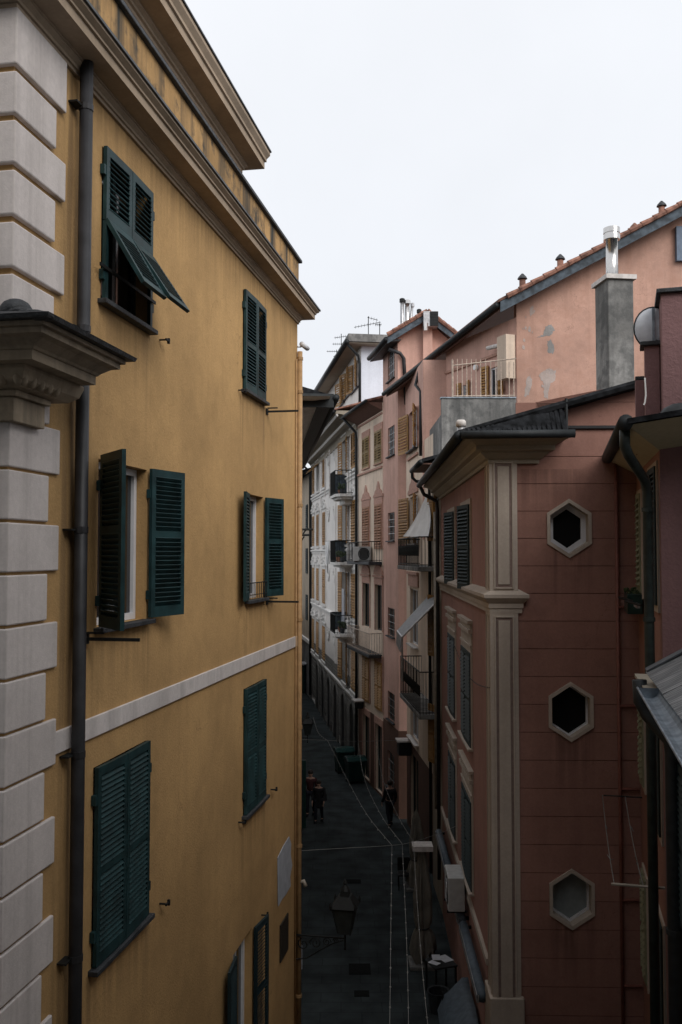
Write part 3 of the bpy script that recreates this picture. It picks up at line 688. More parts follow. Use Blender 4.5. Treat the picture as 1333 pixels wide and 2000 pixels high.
# eaves cornice
cp = [(0, HZ), (.06, HZ), (.06, HZ + .07), (.11, HZ + .09), (.20, HZ + .17), (.20, HZ + .20), (.30, HZ + .22), (.30, HZ + .30), (.38, HZ + .36), (.50, HZ + .40), (.50, HZ + .44), (0, HZ + .46)]
MB().ring(0, LH, -.78, 0, cp).build('eaves_cornice', K['soffit'], hb)
ZG = 12.60
def roof_z(y): return ZG + .28 * (.58 - y)
rf = slab('roof', K['tile_dark'], hb, [(-.22, .56, roof_z(.56)), (LH + .1, .56, roof_z(.56)), (LH + .1, -3.6, roof_z(-3.6)), (-.22, -3.6, roof_z(-3.6))], .06)
g = [(0.0, 0, zs[-1] + .0), (3.4, 0, zs[-1]), (3.4, 0, roof_z(-.8) - .08), (0.0, 0, roof_z(-4.2) - .08)]
MB().extrude([(p[0], -.05, p[2]) for p in g], (0, .05, 0)).build('gable_render', K['terra'], hb, RE)
MB().box(.35, 3.3, .0, .05, HE.z(1150, 835) - .02, HE.z(1150, 835) + .03).build('gable_ledge', K['pipe'], hb, RE)
for i in range(30):                                      # tile columns running up the slope, seen along the verge
    t = -.26 + i * .2
    MB().tube([(t, .60, roof_z(.60) + .005), (t, -1.6, roof_z(-1.6) + .005), (t, -3.6, roof_z(-3.6) + .005)], .075, 6).build('roof_tile', K['tile_dark'], rf)
m = MB()
for i in range(20):
    y = -.85 - i * .14; m.tube([(-.30, y, roof_z(y) + .0), (-.10, y, roof_z(y) + .0)], .062, 6)
m.build('verge_tiles', K['tile_dark'], rf)
for i in range(21):
    y = .52 - i * .085
    MB().tube([(-.60, y, ZG - .01), (-.40, y, ZG + .35 * (roof_z(y) + .05 - ZG)), (-.19, y, roof_z(y) + .05)], .042, 6).build('pent_tile', K['tile_dark'], rf)
MB().hexa([(-.58, .55, ZG - .06), (-.2, .55, ZG - .06), (-.2, -1.25, ZG - .06), (-.58, -1.25, ZG - .06), (-.58, .55, ZG - .03), (-.2, .55, roof_z(.55)), (-.2, -1.25, roof_z(-1.25)), (-.58, -1.25, ZG - .03)]).build('pent_roof', K['tile_dark'], hb)
MB().tube([(-.3, -1.28, ZG - .05), (-.3, -1.28, roof_z(-1.2) + .12)], .03, 6).build('hip_post', K['gutter'], hb)
# flat flashing and gutters over the return of the cornice
MB().box(-.56, .1, -1.3, .60, HZ + .465, HZ + .49).build('flashing', K['zinc'], hb)
pipe(hb, [(-.62, .60, ZG - .06), (-.62, -1.35, ZG - .04)], .075, K['gutter'], name='gutter')
pipe(hb, [(-.62, .64, ZG - .07), (LH + .1, .64, ZG - .07)], .085, K['gutter'], name='gutter')
pipe(hb, [(LH - .05, .62, ZG - .1), (LH - .05, .5, ZG - .35), (LH + .0, .12, ZG - .55), (LH + .02, .1, ZG - .8), (LH + .02, .1, 1.0)], .055, K['pipe'])
pipe(hb, [(LH + .15, .16, HE.z(985, 945)), (LH + .15, .16, 3)], .05, K['pipe_cream'], collars=[(LH + .15, .16, z) for z in (10.9, 9.0, 6.9, 5.1)])
# white roof vent
v = HF.tz(901, 832, -.1)
vp = at(901, 838, 17.2)
vent = thing('roof_vent', T(vp), 'small white capped vent pipe standing on the dark tiles at the corner roof', 'vent')
MB().lathe((0, 0, 0), [(.075, -.25), (.075, .06)], 12).build('vent_pipe', K['galv'], vent, smooth=True)
MB().lathe((0, 0, .05), [(.098, 0), (.092, .09), (.07, .12)], 12).build('vent_cap', K['flash'], vent, smooth=True)
# facade windows: top row open dark shutters, moulded heads below
for i, (a, b, c, d) in enumerate(hops):
    row = i % 3
    window(hb, a, b, c, d, .18, K['frame_dark'], K['glass'], bars=1)
    m = MB(); e = .10
    m.box(a - e, a, 0, .035, c, d).box(b, b + e, 0, .035, c, d).box(a - e, b + e, 0, .035, d, d + .12)
    if row: m.box(a - e, b + e, 0, .06, d + .12, d + .17).box(a - e, b + e, 0, .03, d + .17, d + .42).box(a - e - .03, b + e + .03, 0, .09, d + .42, d + .50).box(a - e, b + e, 0, .05, d + .50, d + .62).box(a - e - .05, b + e + .05, 0, .11, d + .62, d + .69)
    m.build('window_surround', K['pilaster'], hb)
    sill(hb, a, b, c, K['pilaster'], d=.12, ex=.12)
    w = (b - a) / 2
    if row == 0:
        closed_pair(hb, a, b, c, d, K['shutter_dk'], pitch=.075, jit=9, d=.05)
    else: closed_pair(hb, a, b, c, d, K['shutter_dk'], pitch=.075)
MB().box(.7, LH - .1, 0, .06, 3.02, 3.14).build('ledge', K['pilaster'], hb)
# red pipe on the end wall, with stubs to the neighbour
tr = HE.t(1208, 1400)
pr = pipe(hb, [(tr, .05, 0.2), (tr, .05, HE.z(1208, 905))], .032, K['pipe_red'], RE, n=8)
for y in (1185, 1378, 1540, 1756, 1923):
    z = HE.z(1225, y); MB().tube([(tr, .05, z), (tr - .33, .05, z)], .025, 6).build('branch_pipe', K['pipe_red'], hb, RE)
m = MB(); cpts = []
for i in range(13):
    f = i / 12; p = Vector(HF.w(LH * (1 - f) * .6 + .02, .05, 8.25 - .3 * math.sin(f * math.pi) - .12 * f)); cpts.append(HF.M.inverted() @ p)
MB().tube(cpts, .008, 5).build('cable', K['iron'], hb)
# concrete chimney with steel flue on the terracotta roof
cb = at(1203, 760, 18.4)
ch = thing('concrete_chimney', T((cb.x, cb.y, cb.z - .5)), 'stained grey concrete chimney with a shiny steel flue, in front of the pink gable', 'chimney')
hw = 26 / FPX * 18.4
ct = at(1203, 548, 18.4).z - (cb.z - .5)
MB().box(-hw, hw, -.3, .35, 0, ct - .06).build('shaft', K['concrete'], ch, RZ(R(7)), bevel=.015)
MB().box(-hw - .05, hw + .05, -.36, .41, ct - .06, ct + .03).build('capping', K['flash'], ch, RZ(R(7)))
fz = at(1195, 445, 18.4).z - (cb.z - .5)
MB().lathe((-.04, 0, ct), [(.15, 0), (.15, .07), (.125, .08), (.115, fz - ct - .26), (.13, fz - ct - .25)], 16).build('flue', K['steel'], ch, smooth=True)
MB().lathe((-.04, 0, fz - .25), [(.165, 0), (.165, .10), (.15, .105), (.15, .13), (.165, .135), (.165, .24), (.12, .26)], 16).build('flue_cap', K['steel'], ch, smooth=False)

# ================================================================== MAUVE HOUSE at the right edge
MF = Frame(4.36, 12.57, 0.2356, 1.0)
ME = Frame(MF.o.x + MF.d.y * 5, MF.o.y - MF.d.x * 5, -MF.d.y, MF.d.x); RME = rel(MF, ME)
mb = thing('mauve_house', MF.M, 'mauve rough-rendered house with dark louvred shutters at the right edge of the lane', 'building')
LM = 3.95; ZM = 12.03
mops = []
for dz in (0, -3.17, -6.34):
    mops.append((.25, 1.45, 9.78 + dz, 11.72 + dz)); mops.append((2.75, 3.45, 9.85 + dz, 11.5 + dz))
wall_mb(0, LM, 0, ZM, mops, .2).build('wall', K['terra'], mb)
body_mb(0.004, LM, 5, 0, ZM - .01).build('side_wall', K['mauve'], mb)
MB().box(0, 5, -.02, .03, 0, ZM - .02).build('end_wall', K['mauve'], mb, RME)
for i, (a, b, c, d) in enumerate(mops):
    window(mb, a, b, c, d, .18, K['frame_dark'])
    m = MB(); e = .07; m.box(a - e, a, 0, .03, c - .1, d + .07).box(b, b + e, 0, .03, c - .1, d + .07).box(a, b, 0, .03, d, d + .07).box(a, b, 0, .03, c - .1, c); m.build('window_surround', K['pilaster'], mb)
    if i % 2 == 0: closed_pair(mb, a, b, c, d, K['shutter_dk'], pitch=.07, sd=.07)
    else:
        closed_pair(mb, a, b, c, d, K['pale_green'], pitch=.09, jit=4)
    for f in (.15, .85):
        if i % 2 == 0: MB().box(b + .0, b + .06, .03, .08, c + (d-c)*f - .04, c + (d-c)*f + .04).build('hinge', K['iron'], mb)
def mroof(y): return ZM + .20 + .14 * (.5 - y)
slab('roof', K['tile_dark'], mb, [(-.95, .48, mroof(.48)), (LM, .48, mroof(.48)), (LM, -5, mroof(-5)), (-.95, -5, mroof(-5))], .07)
sp_ = [(0, ZM - .02), (.0, ZM + .0), (.10, ZM + .01), (.40, ZM + .09), (.48, ZM + .12), (.0, ZM + .13)]
m = MB(); so = [(-.92, .47, ZM + .118), (LM, .47, ZM + .118), (LM, 0, ZM - .12), (-.0, 0, ZM - .12)]
m.poly(so); m.poly([(-.92, .47, ZM + .118), (0, 0, ZM - .12), (0, -5, ZM + .55), (-.92, -5, ZM + .88)]); m.build('soffit', K['soffit_y'], mb)
pipe(mb, [(-.93, .50, ZM + .16), (LM - .25, .50, ZM + .16)], .10, K['gutter'], name='gutter', n=12)
zm1 = ZM + .1
pipe(mb, [(-.70, .50, zm1), (-.70, .50, zm1 - .22), (-.62, .45, zm1 - .34), (-.02, .20, zm1 - .62), (.06, .16, zm1 - .78), (.06, .16, 9.25), (.06, .16, .3)], .068, K['pipe_green'], collars=[(.06, .16, z) for z in (11.1, 9.6)])
# planter box and pots on the far sill
pb = thing('window_planter', MF.M @ T((3.1, .12, 9.55)), 'dark planter box under the pale green shutters of the mauve house', 'planter')
MB().box(-.4, .4, -.1, .14, -.05, .28).build('box', K['plastic_green'], pb, bevel=.01)
m = MB()
for i in range(40): p = Vector((random.uniform(-.38, .38), random.uniform(-.1, .14), random.uniform(.26, .36))); m.ball(p, .03, n=5, m=3)
m.build('plants', K['leaf'], pb)
bk = thing('window_bracket', MF.M @ T((1.9, .1, 9.72)), 'dark folding drying bracket fixed between the two upper windows of the mauve house', 'bracket')
MB().tube([(-.5, .05, 0), (-.1, .25, .04), (.4, .12, .02), (.9, .28, .05)], .02, 6).build('arm', K['iron'], bk)
MB().box(-.3, .3, .05, .10, -.06, .0).build('rail', K['galv'], bk)
# drying rack with two slack lines lower down
r0 = MF.t(1243, 1557), MF.t(1290, 1733)
zr0, zr1 = at(1210, 1557, 16.1).z, at(1245, 1733, 12.75).z
dr = thing('drying_rack', MF.M @ T((0, 0, zr1)), 'clothes drying rack with two slack knotted lines on the mauve house wall', 'drying rack')
MB().tube([(3.6, 0, zr0 - zr1), (3.6, .64, zr0 - zr1)], .014, 6).build('arm', K['iron'], dr)
MB().tube([(.15, 0, 0), (.15, .70, 0)], .022, 6).build('arm', K['pipe_cream'], dr)
for y in (.28, .66):
    pts = [(3.6 - 3.45 * i / 10, y, (zr0 - zr1) * (1 - i/10) - .12 * math.sin(math.pi * i / 10)) for i in range(11)]
    m = MB().tube(pts, .007, 5)
    for q in (3, 7): 
        for k in range(4): m.tube([pts[q], Vector(pts[q]) + Vector((random.uniform(-.1, .1), random.uniform(-.05, .05), random.uniform(-.1, .1)))], .006, 4)
    m.build('line', K['string'], dr)
# chimneys and dish on the mauve roof
def stack(px0, px1, pyt, Y, zb, label, depth=.7, cap=.06):
    p0, p1 = at(px0, pyt, Y), at(px1, pyt, Y); o = thing('rendered_chimney', T((p0.x, Y, zb)), label, 'chimney', None); w = p1.x - p0.x; h = p0.z - zb
    MB().box(0, w, 0, depth, 0, h - .06).build('shaft', K['mauve'], o, RZ(R(-17)), bevel=.01)
    MB().box(-cap, w + cap, -cap, depth + cap, h - .06, h).build('slate_cap', K['slate'], o, RZ(R(-17)), bevel=.008)
    return o
stack(1291, 1420, 565, 12.9, 12.0, 'big mauve chimney stack with dark slate cap at the right edge of the frame', 1.2)
stack(1259, 1287, 668, 13.4, 12.0, 'slim mauve chimney pillar with dark cap carrying the satellite dish', .3)
stack(1241, 1258, 735, 13.9, 12.0, 'short mauve wall stub stepping down left of the slim chimney pillar', .4, .0)
dp = at(1276, 640, 13.6)
ds = thing('satellite_dish', T(dp), 'round grey satellite dish seen from behind on the slim mauve chimney pillar', 'satellite dish')
m = MB(); rad = .29; n = 24; vs = [(0, -.05, 0)]
for k, (rr, yy) in enumerate(((.33, -.045), (.66, -.025), (1.0, .02))):
    for i in range(n): a = 2*math.pi*i/n; vs.append((rad*rr*math.cos(a)*.93, yy, rad*rr*math.sin(a)*1.08))
fs = [(0, 1+i, 1+(i+1) % n) for i in range(n)]
for k in range(2):
    for i in range(n): fs.append((1+k*n+i, 1+k*n+(i+1) % n, 1+(k+1)*n+(i+1) % n, 1+(k+1)*n+i))
m.add(vs, fs); vs2 = [(x, y+.02, z) for x, y, z in vs]; m.add(vs2, [f[::-1] for f in fs]); m.build('reflector', K['dish'], ds, RZ(R(-12)), smooth=True)
MB().tube([(rad*.93*math.cos(2*math.pi*i/n), .02, rad*1.08*math.sin(2*math.pi*i/n)) for i in range(n)], .012, 6, closed=True).build('rim', K['gutter'], ds, RZ(R(-12)))
MB().box(-.02, .02, -.08, -.045, -.30, .28).build('back_rib', K['zinc'], ds, RZ(R(-12)))
MB().tube([(.0, -.08, -.22), (.1, -.1, -.26), (.12, -.05, -.36)], .028, 8).build('mount', K['gutter'], ds)
# white cable down the stub
cpx = [(1260, 738), (1261, 755), (1262, 772), (1260, 786), (1258, 791)]
tag(MB().tube([at(x, y, 13.1) for x, y in cpx], .012, 6).build('loose_cable', K['cloth']), 'loose white cable hanging down the mauve chimney pillar', 'cable')
tq = at(1320, 782, 12.2)
bt = thing('tarp_bundle', T((tq.x + .1, tq.y, 12.22)), 'black tarp bundle lying on the mauve roof beside the big chimney', 'tarp')
m = MB(); m.ball((0, 0, .08), .28, 1.2, .7, .75, 12, 7); m.ball((.3, .05, .1), .25, 1.2, .7, .75, 10, 6); m.build('bundle', K['gutter'], bt, smooth=True)

# ------------------------------------------------------------------ low slate-roofed wing in front of the mauve house
lb = thing('slate_roofed_wing', MF.M, 'low wing with silvery slate roof and open metal gutter at the right edge', 'building')
wt0, wt1 = -8.5, MF.t(1311, 1600)
lop = [(wt1 - 1.75, wt1 - .75, 6.3, 8.1), (wt1 - 1.75, wt1 - .75, 3.0, 4.9)]
g0 = MF.tz(1244, 1320, .46); zl = 8.98
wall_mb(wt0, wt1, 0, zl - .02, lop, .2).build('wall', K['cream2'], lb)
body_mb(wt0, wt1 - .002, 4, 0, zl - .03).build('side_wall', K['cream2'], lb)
for o_ in lop: window(lb, *o_, depth=.18, fm=K['frame_dark']); closed_pair(lb, *o_, K['shutter_dk'], pitch=.07)
sl = R(30)
te = MF.t(1262, 1304, .36)
def lz(y): return 9.10 + (.33 - y) * math.tan(sl)
rfd = MB().hexa([(wt0, .30, lz(.30) - .10), (te - .02, .30, lz(.30) - .10), (te - .02, -1.6, lz(-1.6) - .10), (wt0, -1.6, lz(-1.6) - .10), (wt0, .30, lz(.30) - .03), (te - .02, .30, lz(.30) - .03), (te - .02, -1.6, lz(-1.6) - .03), (wt0, -1.6, lz(-1.6) - .03)]).build('roof', K['gutter'], lb)
sw, shh = .62, .56
slm = MB().box(0, sw - .012, -shh * 1.12, 0, 0, .014).mesh('slate', K['silver_slate'])
Ms = Matrix.Rotation(-sl + R(1.6), 4, 'X')
for r in range(4):
    for cidx in range(9):
        t = te - (cidx + 1) * sw + (sw * .5 if r % 2 else 0) - .0
        if t + sw > te + .02: continue
        y = .36 - r * shh * math.cos(sl)
        link('slate', slm, rfd, T((t, y, lz(y) - .0 + .004 * (cidx % 3))) @ Ms)
MB().hexa([(te - .12, .36, lz(.36) + .02), (te + .12, .36, lz(.36) + .02), (te + .12, -1.6, lz(-1.6) + .02), (te - .12, -1.6, lz(-1.6) + .02), (te - .12, .36, lz(.36) + .04), (te + .12, .36, lz(.36) + .04), (te + .12, -1.6, lz(-1.6) + .04), (te - .12, -1.6, lz(-1.6) + .04)]).build('lead_flashing', K['lead'], lb)
gm = MB(); n = 9; tt0, tt1 = wt0, MF.t(1245, 1320, .555); ro = .115
for rr, fl in ((ro, 1), (ro - .006, -1)):
    pts0 = [(tt0, .44 + rr*math.cos(math.pi*i/(n-1)), 9.07 - rr*math.sin(math.pi*i/(n-1))) for i in range(n)]
    gm.add(pts0 + [(tt1, p[1], p[2]) for p in pts0], [(i, i+1, n+i+1, n+i) for i in range(n-1)])
gm.tube([(tt0, .44 + ro, 9.07), (tt1, .44 + ro, 9.07)], .012, 6)
gm.poly([(tt1 - .002, .44 + ro*math.cos(math.pi*i/(n-1)), 9.07 - ro*math.sin(math.pi*i/(n-1))) for i in range(n)])
gm.build('gutter', K['zinc'], lb)
pipe(lb, [(te - .05, .44, 9.0), (te - .05, .43, 8.75), (te - .1, .35, 8.6), (te - .25, .13, 8.35), (te - .3, .11, 8.2), (te - .3, .11, .2)], .085, K['gutter'], collars=[(te - .3, .11, 6.2), (te - .3, .11, 3.4)])
MB().box(wt0, wt1, 0, .42, zl - .07, zl - .03).build('soffit', K['soffit'], lb)

# ================================================================== NARROW HOUSE between terracotta and cream (mostly in shade)
NF = Frame(HF.w(LH, 0, 0).x + .0, HF.w(LH, 0, 0).y + .02, -0.03, 2.5)
nb = thing('narrow_house', NF.M, 'narrow dull-coloured house with a dark eave, squeezed between terracotta and cream facades', 'building')
ZN = at(803, 920, 29.6).z; LN = 2.5
nop = [(.7, 1.5, 10.9, 12.3), (.7, 1.5, 7.3, 9.2), (.7, 1.5, 4.0, 5.8)]
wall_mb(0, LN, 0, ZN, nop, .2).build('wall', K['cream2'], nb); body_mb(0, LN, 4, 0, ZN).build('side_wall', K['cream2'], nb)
for o_ in nop:
    window(nb, *o_, depth=.18); leaf(nb, (o_[0], .05, o_[2]), .42, o_[3] - o_[2], R(165), K['wood'], pitch=.08); leaf(nb, (o_[1], .05, o_[2]), .42, o_[3]-o_[2], R(20), K['wood'], pitch=.08)
slab('roof', K['tile_dark'], nb, [(-.5, .6, ZN + .12), (LN - .05, .6, ZN + .12), (LN - .05, -2.6, ZN + 1.0), (-.5, -2.6, ZN + 1.0)], .1)
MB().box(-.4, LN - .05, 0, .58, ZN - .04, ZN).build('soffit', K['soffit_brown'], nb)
pipe(nb, [(-.5, .64, ZN + .02), (LN, .64, ZN + .02)], .08, K['gutter'], name='gutter')
pipe(nb, [(LN - .06, .64, ZN), (LN - .04, .62, ZN - .2), (LN - .1, .5, ZN - .32), (LN - .2, .12, ZN - .36), (LN - .2, .09, ZN - .5), (LN - .2, .09, .4)], .05, K['gutter'])

# ================================================================== PINK GABLED BUILDING with cream lower front
PF = Frame(NF.w(LN, 0, 0).x + .12, NF.w(LN, 0, 0).y, -0.48, 6.9)     # street front
pb_ = thing('pink_gabled_building', PF.M, 'big pink building with peeling gable end and roof terrace over a cream street front', 'building')
LP = 6.7; RIP = PF.M.inverted()
def P(v): return tuple(RIP @ Vector(v))
ZPC = PF.z(800, 882)                                   # cream below, pink above
zwin = [(PF.z(806, 880), PF.z(806, 803)), (PF.z(806, 1062), PF.z(806, 970)), (PF.z(806, 1258), PF.z(806, 1150)), (PF.z(806, 1440), PF.z(806, 1345)), (.2, 3.0)]
wt = sorted((PF.t(801, 1000), PF.t(816, 1000)))
pops = [(wt[0], wt[1], z0, z1) for z0, z1 in zwin]
zt_e = at(800, 738, 34).z + .2
cw = wall_mb(0, LP, 0, ZPC, [o for o in pops if o[3] < ZPC], .2); cw.build('wall', K['cream'], pb_)
tq_ = PF.t(829, 800)
wall_mb(tq_, LP, ZPC, zt_e + .05, [pops[0]], .2, y=.02).build('upper_wall', K['pink2'], pb_)
wall_mb(.01, LP, 0, 3.3, [pops[4]], .02, y=.012).build('dado', K['dado'], pb_)
window(pb_, *pops[4], depth=.15, fm=K['frame_dark'])
for i, o_ in enumerate(pops[:4]):
    window(pb_, *o_, depth=.15, fm=K['upvc'])
    if i < 2:
        w = (o_[1]-o_[0]) * .62; h = o_[3] - o_[2]
        leaf(pb_, (o_[1], .07, o_[2]), w, h, R(10), K['wood'], pitch=.10); leaf(pb_, (o_[0], .07, o_[2]), w * .6, h, R(165), K['wood'], pitch=.10)
    sill(pb_, o_[0], o_[1], o_[2], K['slate'] if i == 0 else K['flash'], d=.16)
def pediment(parent, t0, t1, z, mat, M=None, h=.8):
    c = (t0 + t1) / 2; w = (t1 - t0) / 2 + .25
    pts = [(-w, 0), (w, 0), (w, .12), (w*.75, .18), (w*.62, .36), (w*.30, .45), (w*.22, .66), (0, .88), (-w*.22, .66), (-w*.30, .45), (-w*.62, .36), (-w*.75, .18), (-w, .12)]
    return MB().extrude([(c + x, 0.001, z + y * h) for x, y in pts], (0, .05, 0)).build('pediment', mat, parent, M or I4)
pediment(pb_, *pops[1][:2], pops[1][3] + .1, K['rose_paint'], h=1.0)
MB().box(pops[2][0] - .25, pops[2][1] + .25, 0, .05, pops[2][3] + .1, pops[2][3] + .55).box(pops[2][0] - .3, pops[2][1] + .3, 0, .1, pops[2][3] + .55, pops[2][3] + .65).build('window_head', K['rose_paint'], pb_)
MB().box(pops[0][0] - .3, pops[0][1] + .4, 0.02, .07, ZPC - .35, ZPC - .27).build('string_course', K['rose_paint'], pb_)
# return wall facing the camera, recess wall behind the terrace, gable end
c0 = at(828, 900, 32.0); rw0, rw1 = at(827, 800, 32.0), at(872, 800, 32.0); GY = 28.0
gc = at(1010, 700, GY)
RF = Frame(rw1.x + .2, 32.0, -1, 0)
MB().box(0, rw1.x + .2 - rw0.x, -.4, 0, 11, zt_e + .05).build('return_wall', K['pink2'], pb_, rel(PF, RF))
RC = Frame(gc.x, GY + .02, rw1.x - gc.x, 32.0 - GY)
zter = at(936, 800, 27.7).z
Lrc = math.hypot(rw1.x - gc.x, 32 - GY)
rops = []
for xl, xr, yt, yb2, xr_ in ((957, 976, 717, 800, 966), (903, 914, 752, 800, 908)):
    a, b = sorted((RC.t(xl, 760), RC.t(xr, 760))); rops.append((a, b, zter, RC.z(xr_, yt)))
wall_mb(0, Lrc, 10, 17.75, rops, .2).build('recess_wall', K['pink2'], pb_, rel(PF, RC))
for a, b, c, d in rops:
    window(pb_, a, b, c, d, .1, K['upvc'], K['glass'], rel(PF, RC)); w = (b - a) * .62
    leaf(pb_, (a, .05, c), w, d - c + .1, R(170), K['wood'], rel(PF, RC), pitch=.09); leaf(pb_, (b, .05, c), w, d - c + .1, R(10), K['wood'], rel(PF, RC), pitch=.09)
MB().box(0.05, Lrc, .001, .06, RC.z(966, 700) + .05, RC.z(966, 700) + .13).build('string_course', K['rose_paint'], pb_, rel(PF, RC))
cab = sorted((RC.t(1008, 700), RC.t(990, 700)))
MB().box(cab[0], cab[1], .02, .35, RC.z(1000, 742), RC.z(1000, 657)).build('wall_cabinet', K['cream'], pb_, rel(PF, RC))
aw = sorted((RC.t(990, 680), RC.t(966, 690)))
MB().tube([(aw[0], .25, RC.z(978, 680)), (aw[1], .25, RC.z(978, 680) + .05)], .07, 8).build('awning_roller', K['flash'], pb_, rel(PF, RC))
GF = Frame(14.0, GY, -1, 0); RG = rel(PF, GF)
r0 = at(980, 592, GY - .45); r1 = at(1333, 404, GY - .45); kk = (r1.z - r0.z) / (r1.x - r0.x)
def gzr(X): return r0.z + kk * (X - r0.x)
gx0 = gc.x
MB().extrude([(14 - gx0, 0, 9), (0, 0, 9), (0, 0, gzr(14) - .12), (14 - gx0, 0, gzr(gx0) - .12)], (0, -.4, 0)).build('gable_wall', K['pink'], pb_, RG)
# bare patches in the render
def blob_patch(px, py, mat, seed, d=.004, jt=1.6):
    rnd = random.Random(seed); pts = []
    cx_ = sum(p[0] for p in px) / len(px)
    for i in range(len(px)):
        a, b = px[i], px[(i+1) % len(px)]
        for f in (0, .2, .4, .6, .8):
            x, y = a[0] + (b[0]-a[0])*f + rnd.uniform(-jt, jt), a[1] + (b[1]-a[1])*f + rnd.uniform(-jt, jt); q = GF.tz(x, y); pts.append((q[0], 0.001, q[1]))
    return MB().extrude(pts, (0, d, 0)).build('bare_patch', mat, pb_, RG)
blob_patch([(1049, 659), (1060, 655), (1066, 638), (1078, 634), (1083, 645), (1075, 655), (1064, 657)], 0, K['patch'], 1)
blob_patch([(1069, 668), (1076, 663), (1084, 680), (1082, 691), (1070, 688)], 0, K['patch'], 2)
blob_patch([(1057, 728), (1072, 720), (1086, 724), (1084, 742), (1074, 752), (1070, 778), (1062, 776), (1063, 750), (1056, 742)], 0, K['pale_patch'], 3)
blob_patch([(1030, 740), (1036, 730), (1040, 745), (1034, 770), (1024, 775)], 0, K['pale_patch'], 4)
blob_patch([(1035, 600), (1042, 596), (1044, 612), (1036, 618)], 0, K['pale_patch'], 5)
rf_r = random.Random(11)
for i in range(14):
    x, y = (rf_r.uniform(1022, 1050), rf_r.uniform(600, 680)) if i < 9 else (rf_r.uniform(1022, 1095), rf_r.uniform(690, 790)); q_ = rf_r.uniform(1.2, 3.4)
    blob_patch([(x - q_, y), (x - q_*.3, y - q_*1.6), (x + q_*.8, y - q_*.5), (x + q_*.5, y + q_*1.4), (x - q_*.4, y + q_)], 0, K['pale_patch'], 40 + i, .0045 + .0004 * i, .25)
# roof with verge tiles and blue-grey bargeboard
Ef = at(755, 768, 37.0); En = Vector((r0.x, GY - .5, r0.z)); dv = Ef - En
Rn = Vector((13.5, GY - .5, gzr(13.5)))
rf = slab('roof', K['soffit_brown'], pb_, [P(En), P(Ef), P(Rn + dv), P(Rn)], .16)
slab('tile_layer', K['tile'], rf, [P(En + Vector((-.1, -.05, .10))), P(Ef + Vector((-.1, 0, .1))), P(Rn + dv + Vector((0, 0, .1))), P(Rn + Vector((0, -.05, .1)))], .09)
MB().hexa([P(En + Vector((-.05, -.04, -.30))), P(Rn + Vector((0, -.04, -.30))), P(Rn + Vector((0, -.0, -.30))), P(En + Vector((-.05, 0, -.30))),
           P(En + Vector((-.05, -.04, .02))), P(Rn + Vector((0, -.04, .02))), P(Rn + Vector((0, 0, .02))), P(En + Vector((-.05, 0, .02)))]).build('bargeboard', K['bargeboard'], rf)
for i in range(24):
    X = r0.x + .15 + i * .37; p = Vector((X, GY - .58, gzr(X) + .10)); q = Vector((X + .40, GY - .58, gzr(X + .40) + .10 - .02))
    MB().tube([P(p), P(q)], [.095, .075], 7).build('verge_tile', K['tile'], rf)
pipe(pb_, [P(En + Vector((-.14, 0, -.06))), P(Ef + Vector((-.12, 0, -.04)))], .085, K['gutter'], name='gutter')
def on_eave(px, py): return P(at(px, py, 33.5))
pipe(pb_, [P(En.lerp(Ef, .62) + Vector((-.1, 0, -.1))), P(at(812, 752, 33.2)), P(at(822, 765, 32.6)), P(at(822, 890, 32.3))], .055, K['gutter'])
# roof pots
for i, (px, yt, yb3, Y) in enumerate(((1021, 534, 566, 28.6), (1095, 496, 532, 28.6), (1240, 435, 458, 28.8), (1293, 392, 424, 28.6))):
    b = at(px, yb3, Y); h = at(px, yt, Y).z - b.z
    o = thing('flue_pot', T((b.x, b.y, b.z - .2)), ['lowest terracotta flue pot with conical hood on the pink roof edge', 'second terracotta flue pot up the pink roof edge, left of the steel flue', 'stubby terracotta flue pot half sunk behind the roof edge, right of the steel flue', 'highest terracotta flue pot with conical hood near the right frame edge'][i], 'flue pot', 'flue pots along the pink roof')
    MB().lathe((0, 0, 0), [(.10, 0), (.10, h + .0)], 10).build('pipe', K['tile'], o, smooth=True)
    MB().lathe((0, 0, h + .02), [(.16, 0), (.13, .06), (.03, .17)], 10).build('hood', K['slate'] if i != 2 else K['tile'], o)
    for k in range(3): a = k * 2.1; MB().tube([(.08*math.cos(a), .08*math.sin(a), h - .03), (.11*math.cos(a), .11*math.sin(a), h + .04)], .012, 5).build('stay', K['iron'], o)
w0, w1 = GF.tz(1318, 445), GF.tz(1345, 512)
MB().box(min(w0[0], w1[0]), max(w0[0], w1[0]), .01, .16, w1[1], w0[1]).build('roller_shutter_box', K['box_blue'], pb_, RG)
# terrace: dirty concrete parapet with spiked white fence
tx0, tx1 = at(863, 800, 27.6).x, at(1010, 800, 27.6).x; tz0, tz1 = at(936, 848, 27.6).z, at(936, 776, 27.6).z
TF = Frame(tx1 - .02, 27.6, -1, 0); RT = rel(PF, TF); LT = tx1 - .02 - tx0
te_ = MB().box(0, LT, -.2, 0, tz0 - .5, tz1 - .03).build('terrace_parapet', K['concrete'], pb_, RT)
MB().box(-.0, LT + .03, -.23, .03, tz1 - .029, tz1 + .01).build('parapet_coping', K['zinc'], te_)
MB().box(LT - .2, LT - .0, -3.8, -.202, tz0 - .5, tz1 - .5).build('terrace_parapet', K['concrete'], pb_, RT)
MB().box(.1, LT - .2, -4.2, -.21, tz0 - .45, tz0).build('terrace_floor', K['concrete'], pb_, RT)
m = MB(); zf0, zf1 = tz1, at(936, 702, 27.6).z
for px in (885, 894.5, 904, 913, 922, 931, 940, 950, 960, 970, 980, 996, 1005):
    t = TF.t(px, 740); m.tube([(t, -.08, tz1 - .0), (t, -.08, at(px, 700 if px < 952 else 706, 27.6).z)], [.018, .012] , 5)
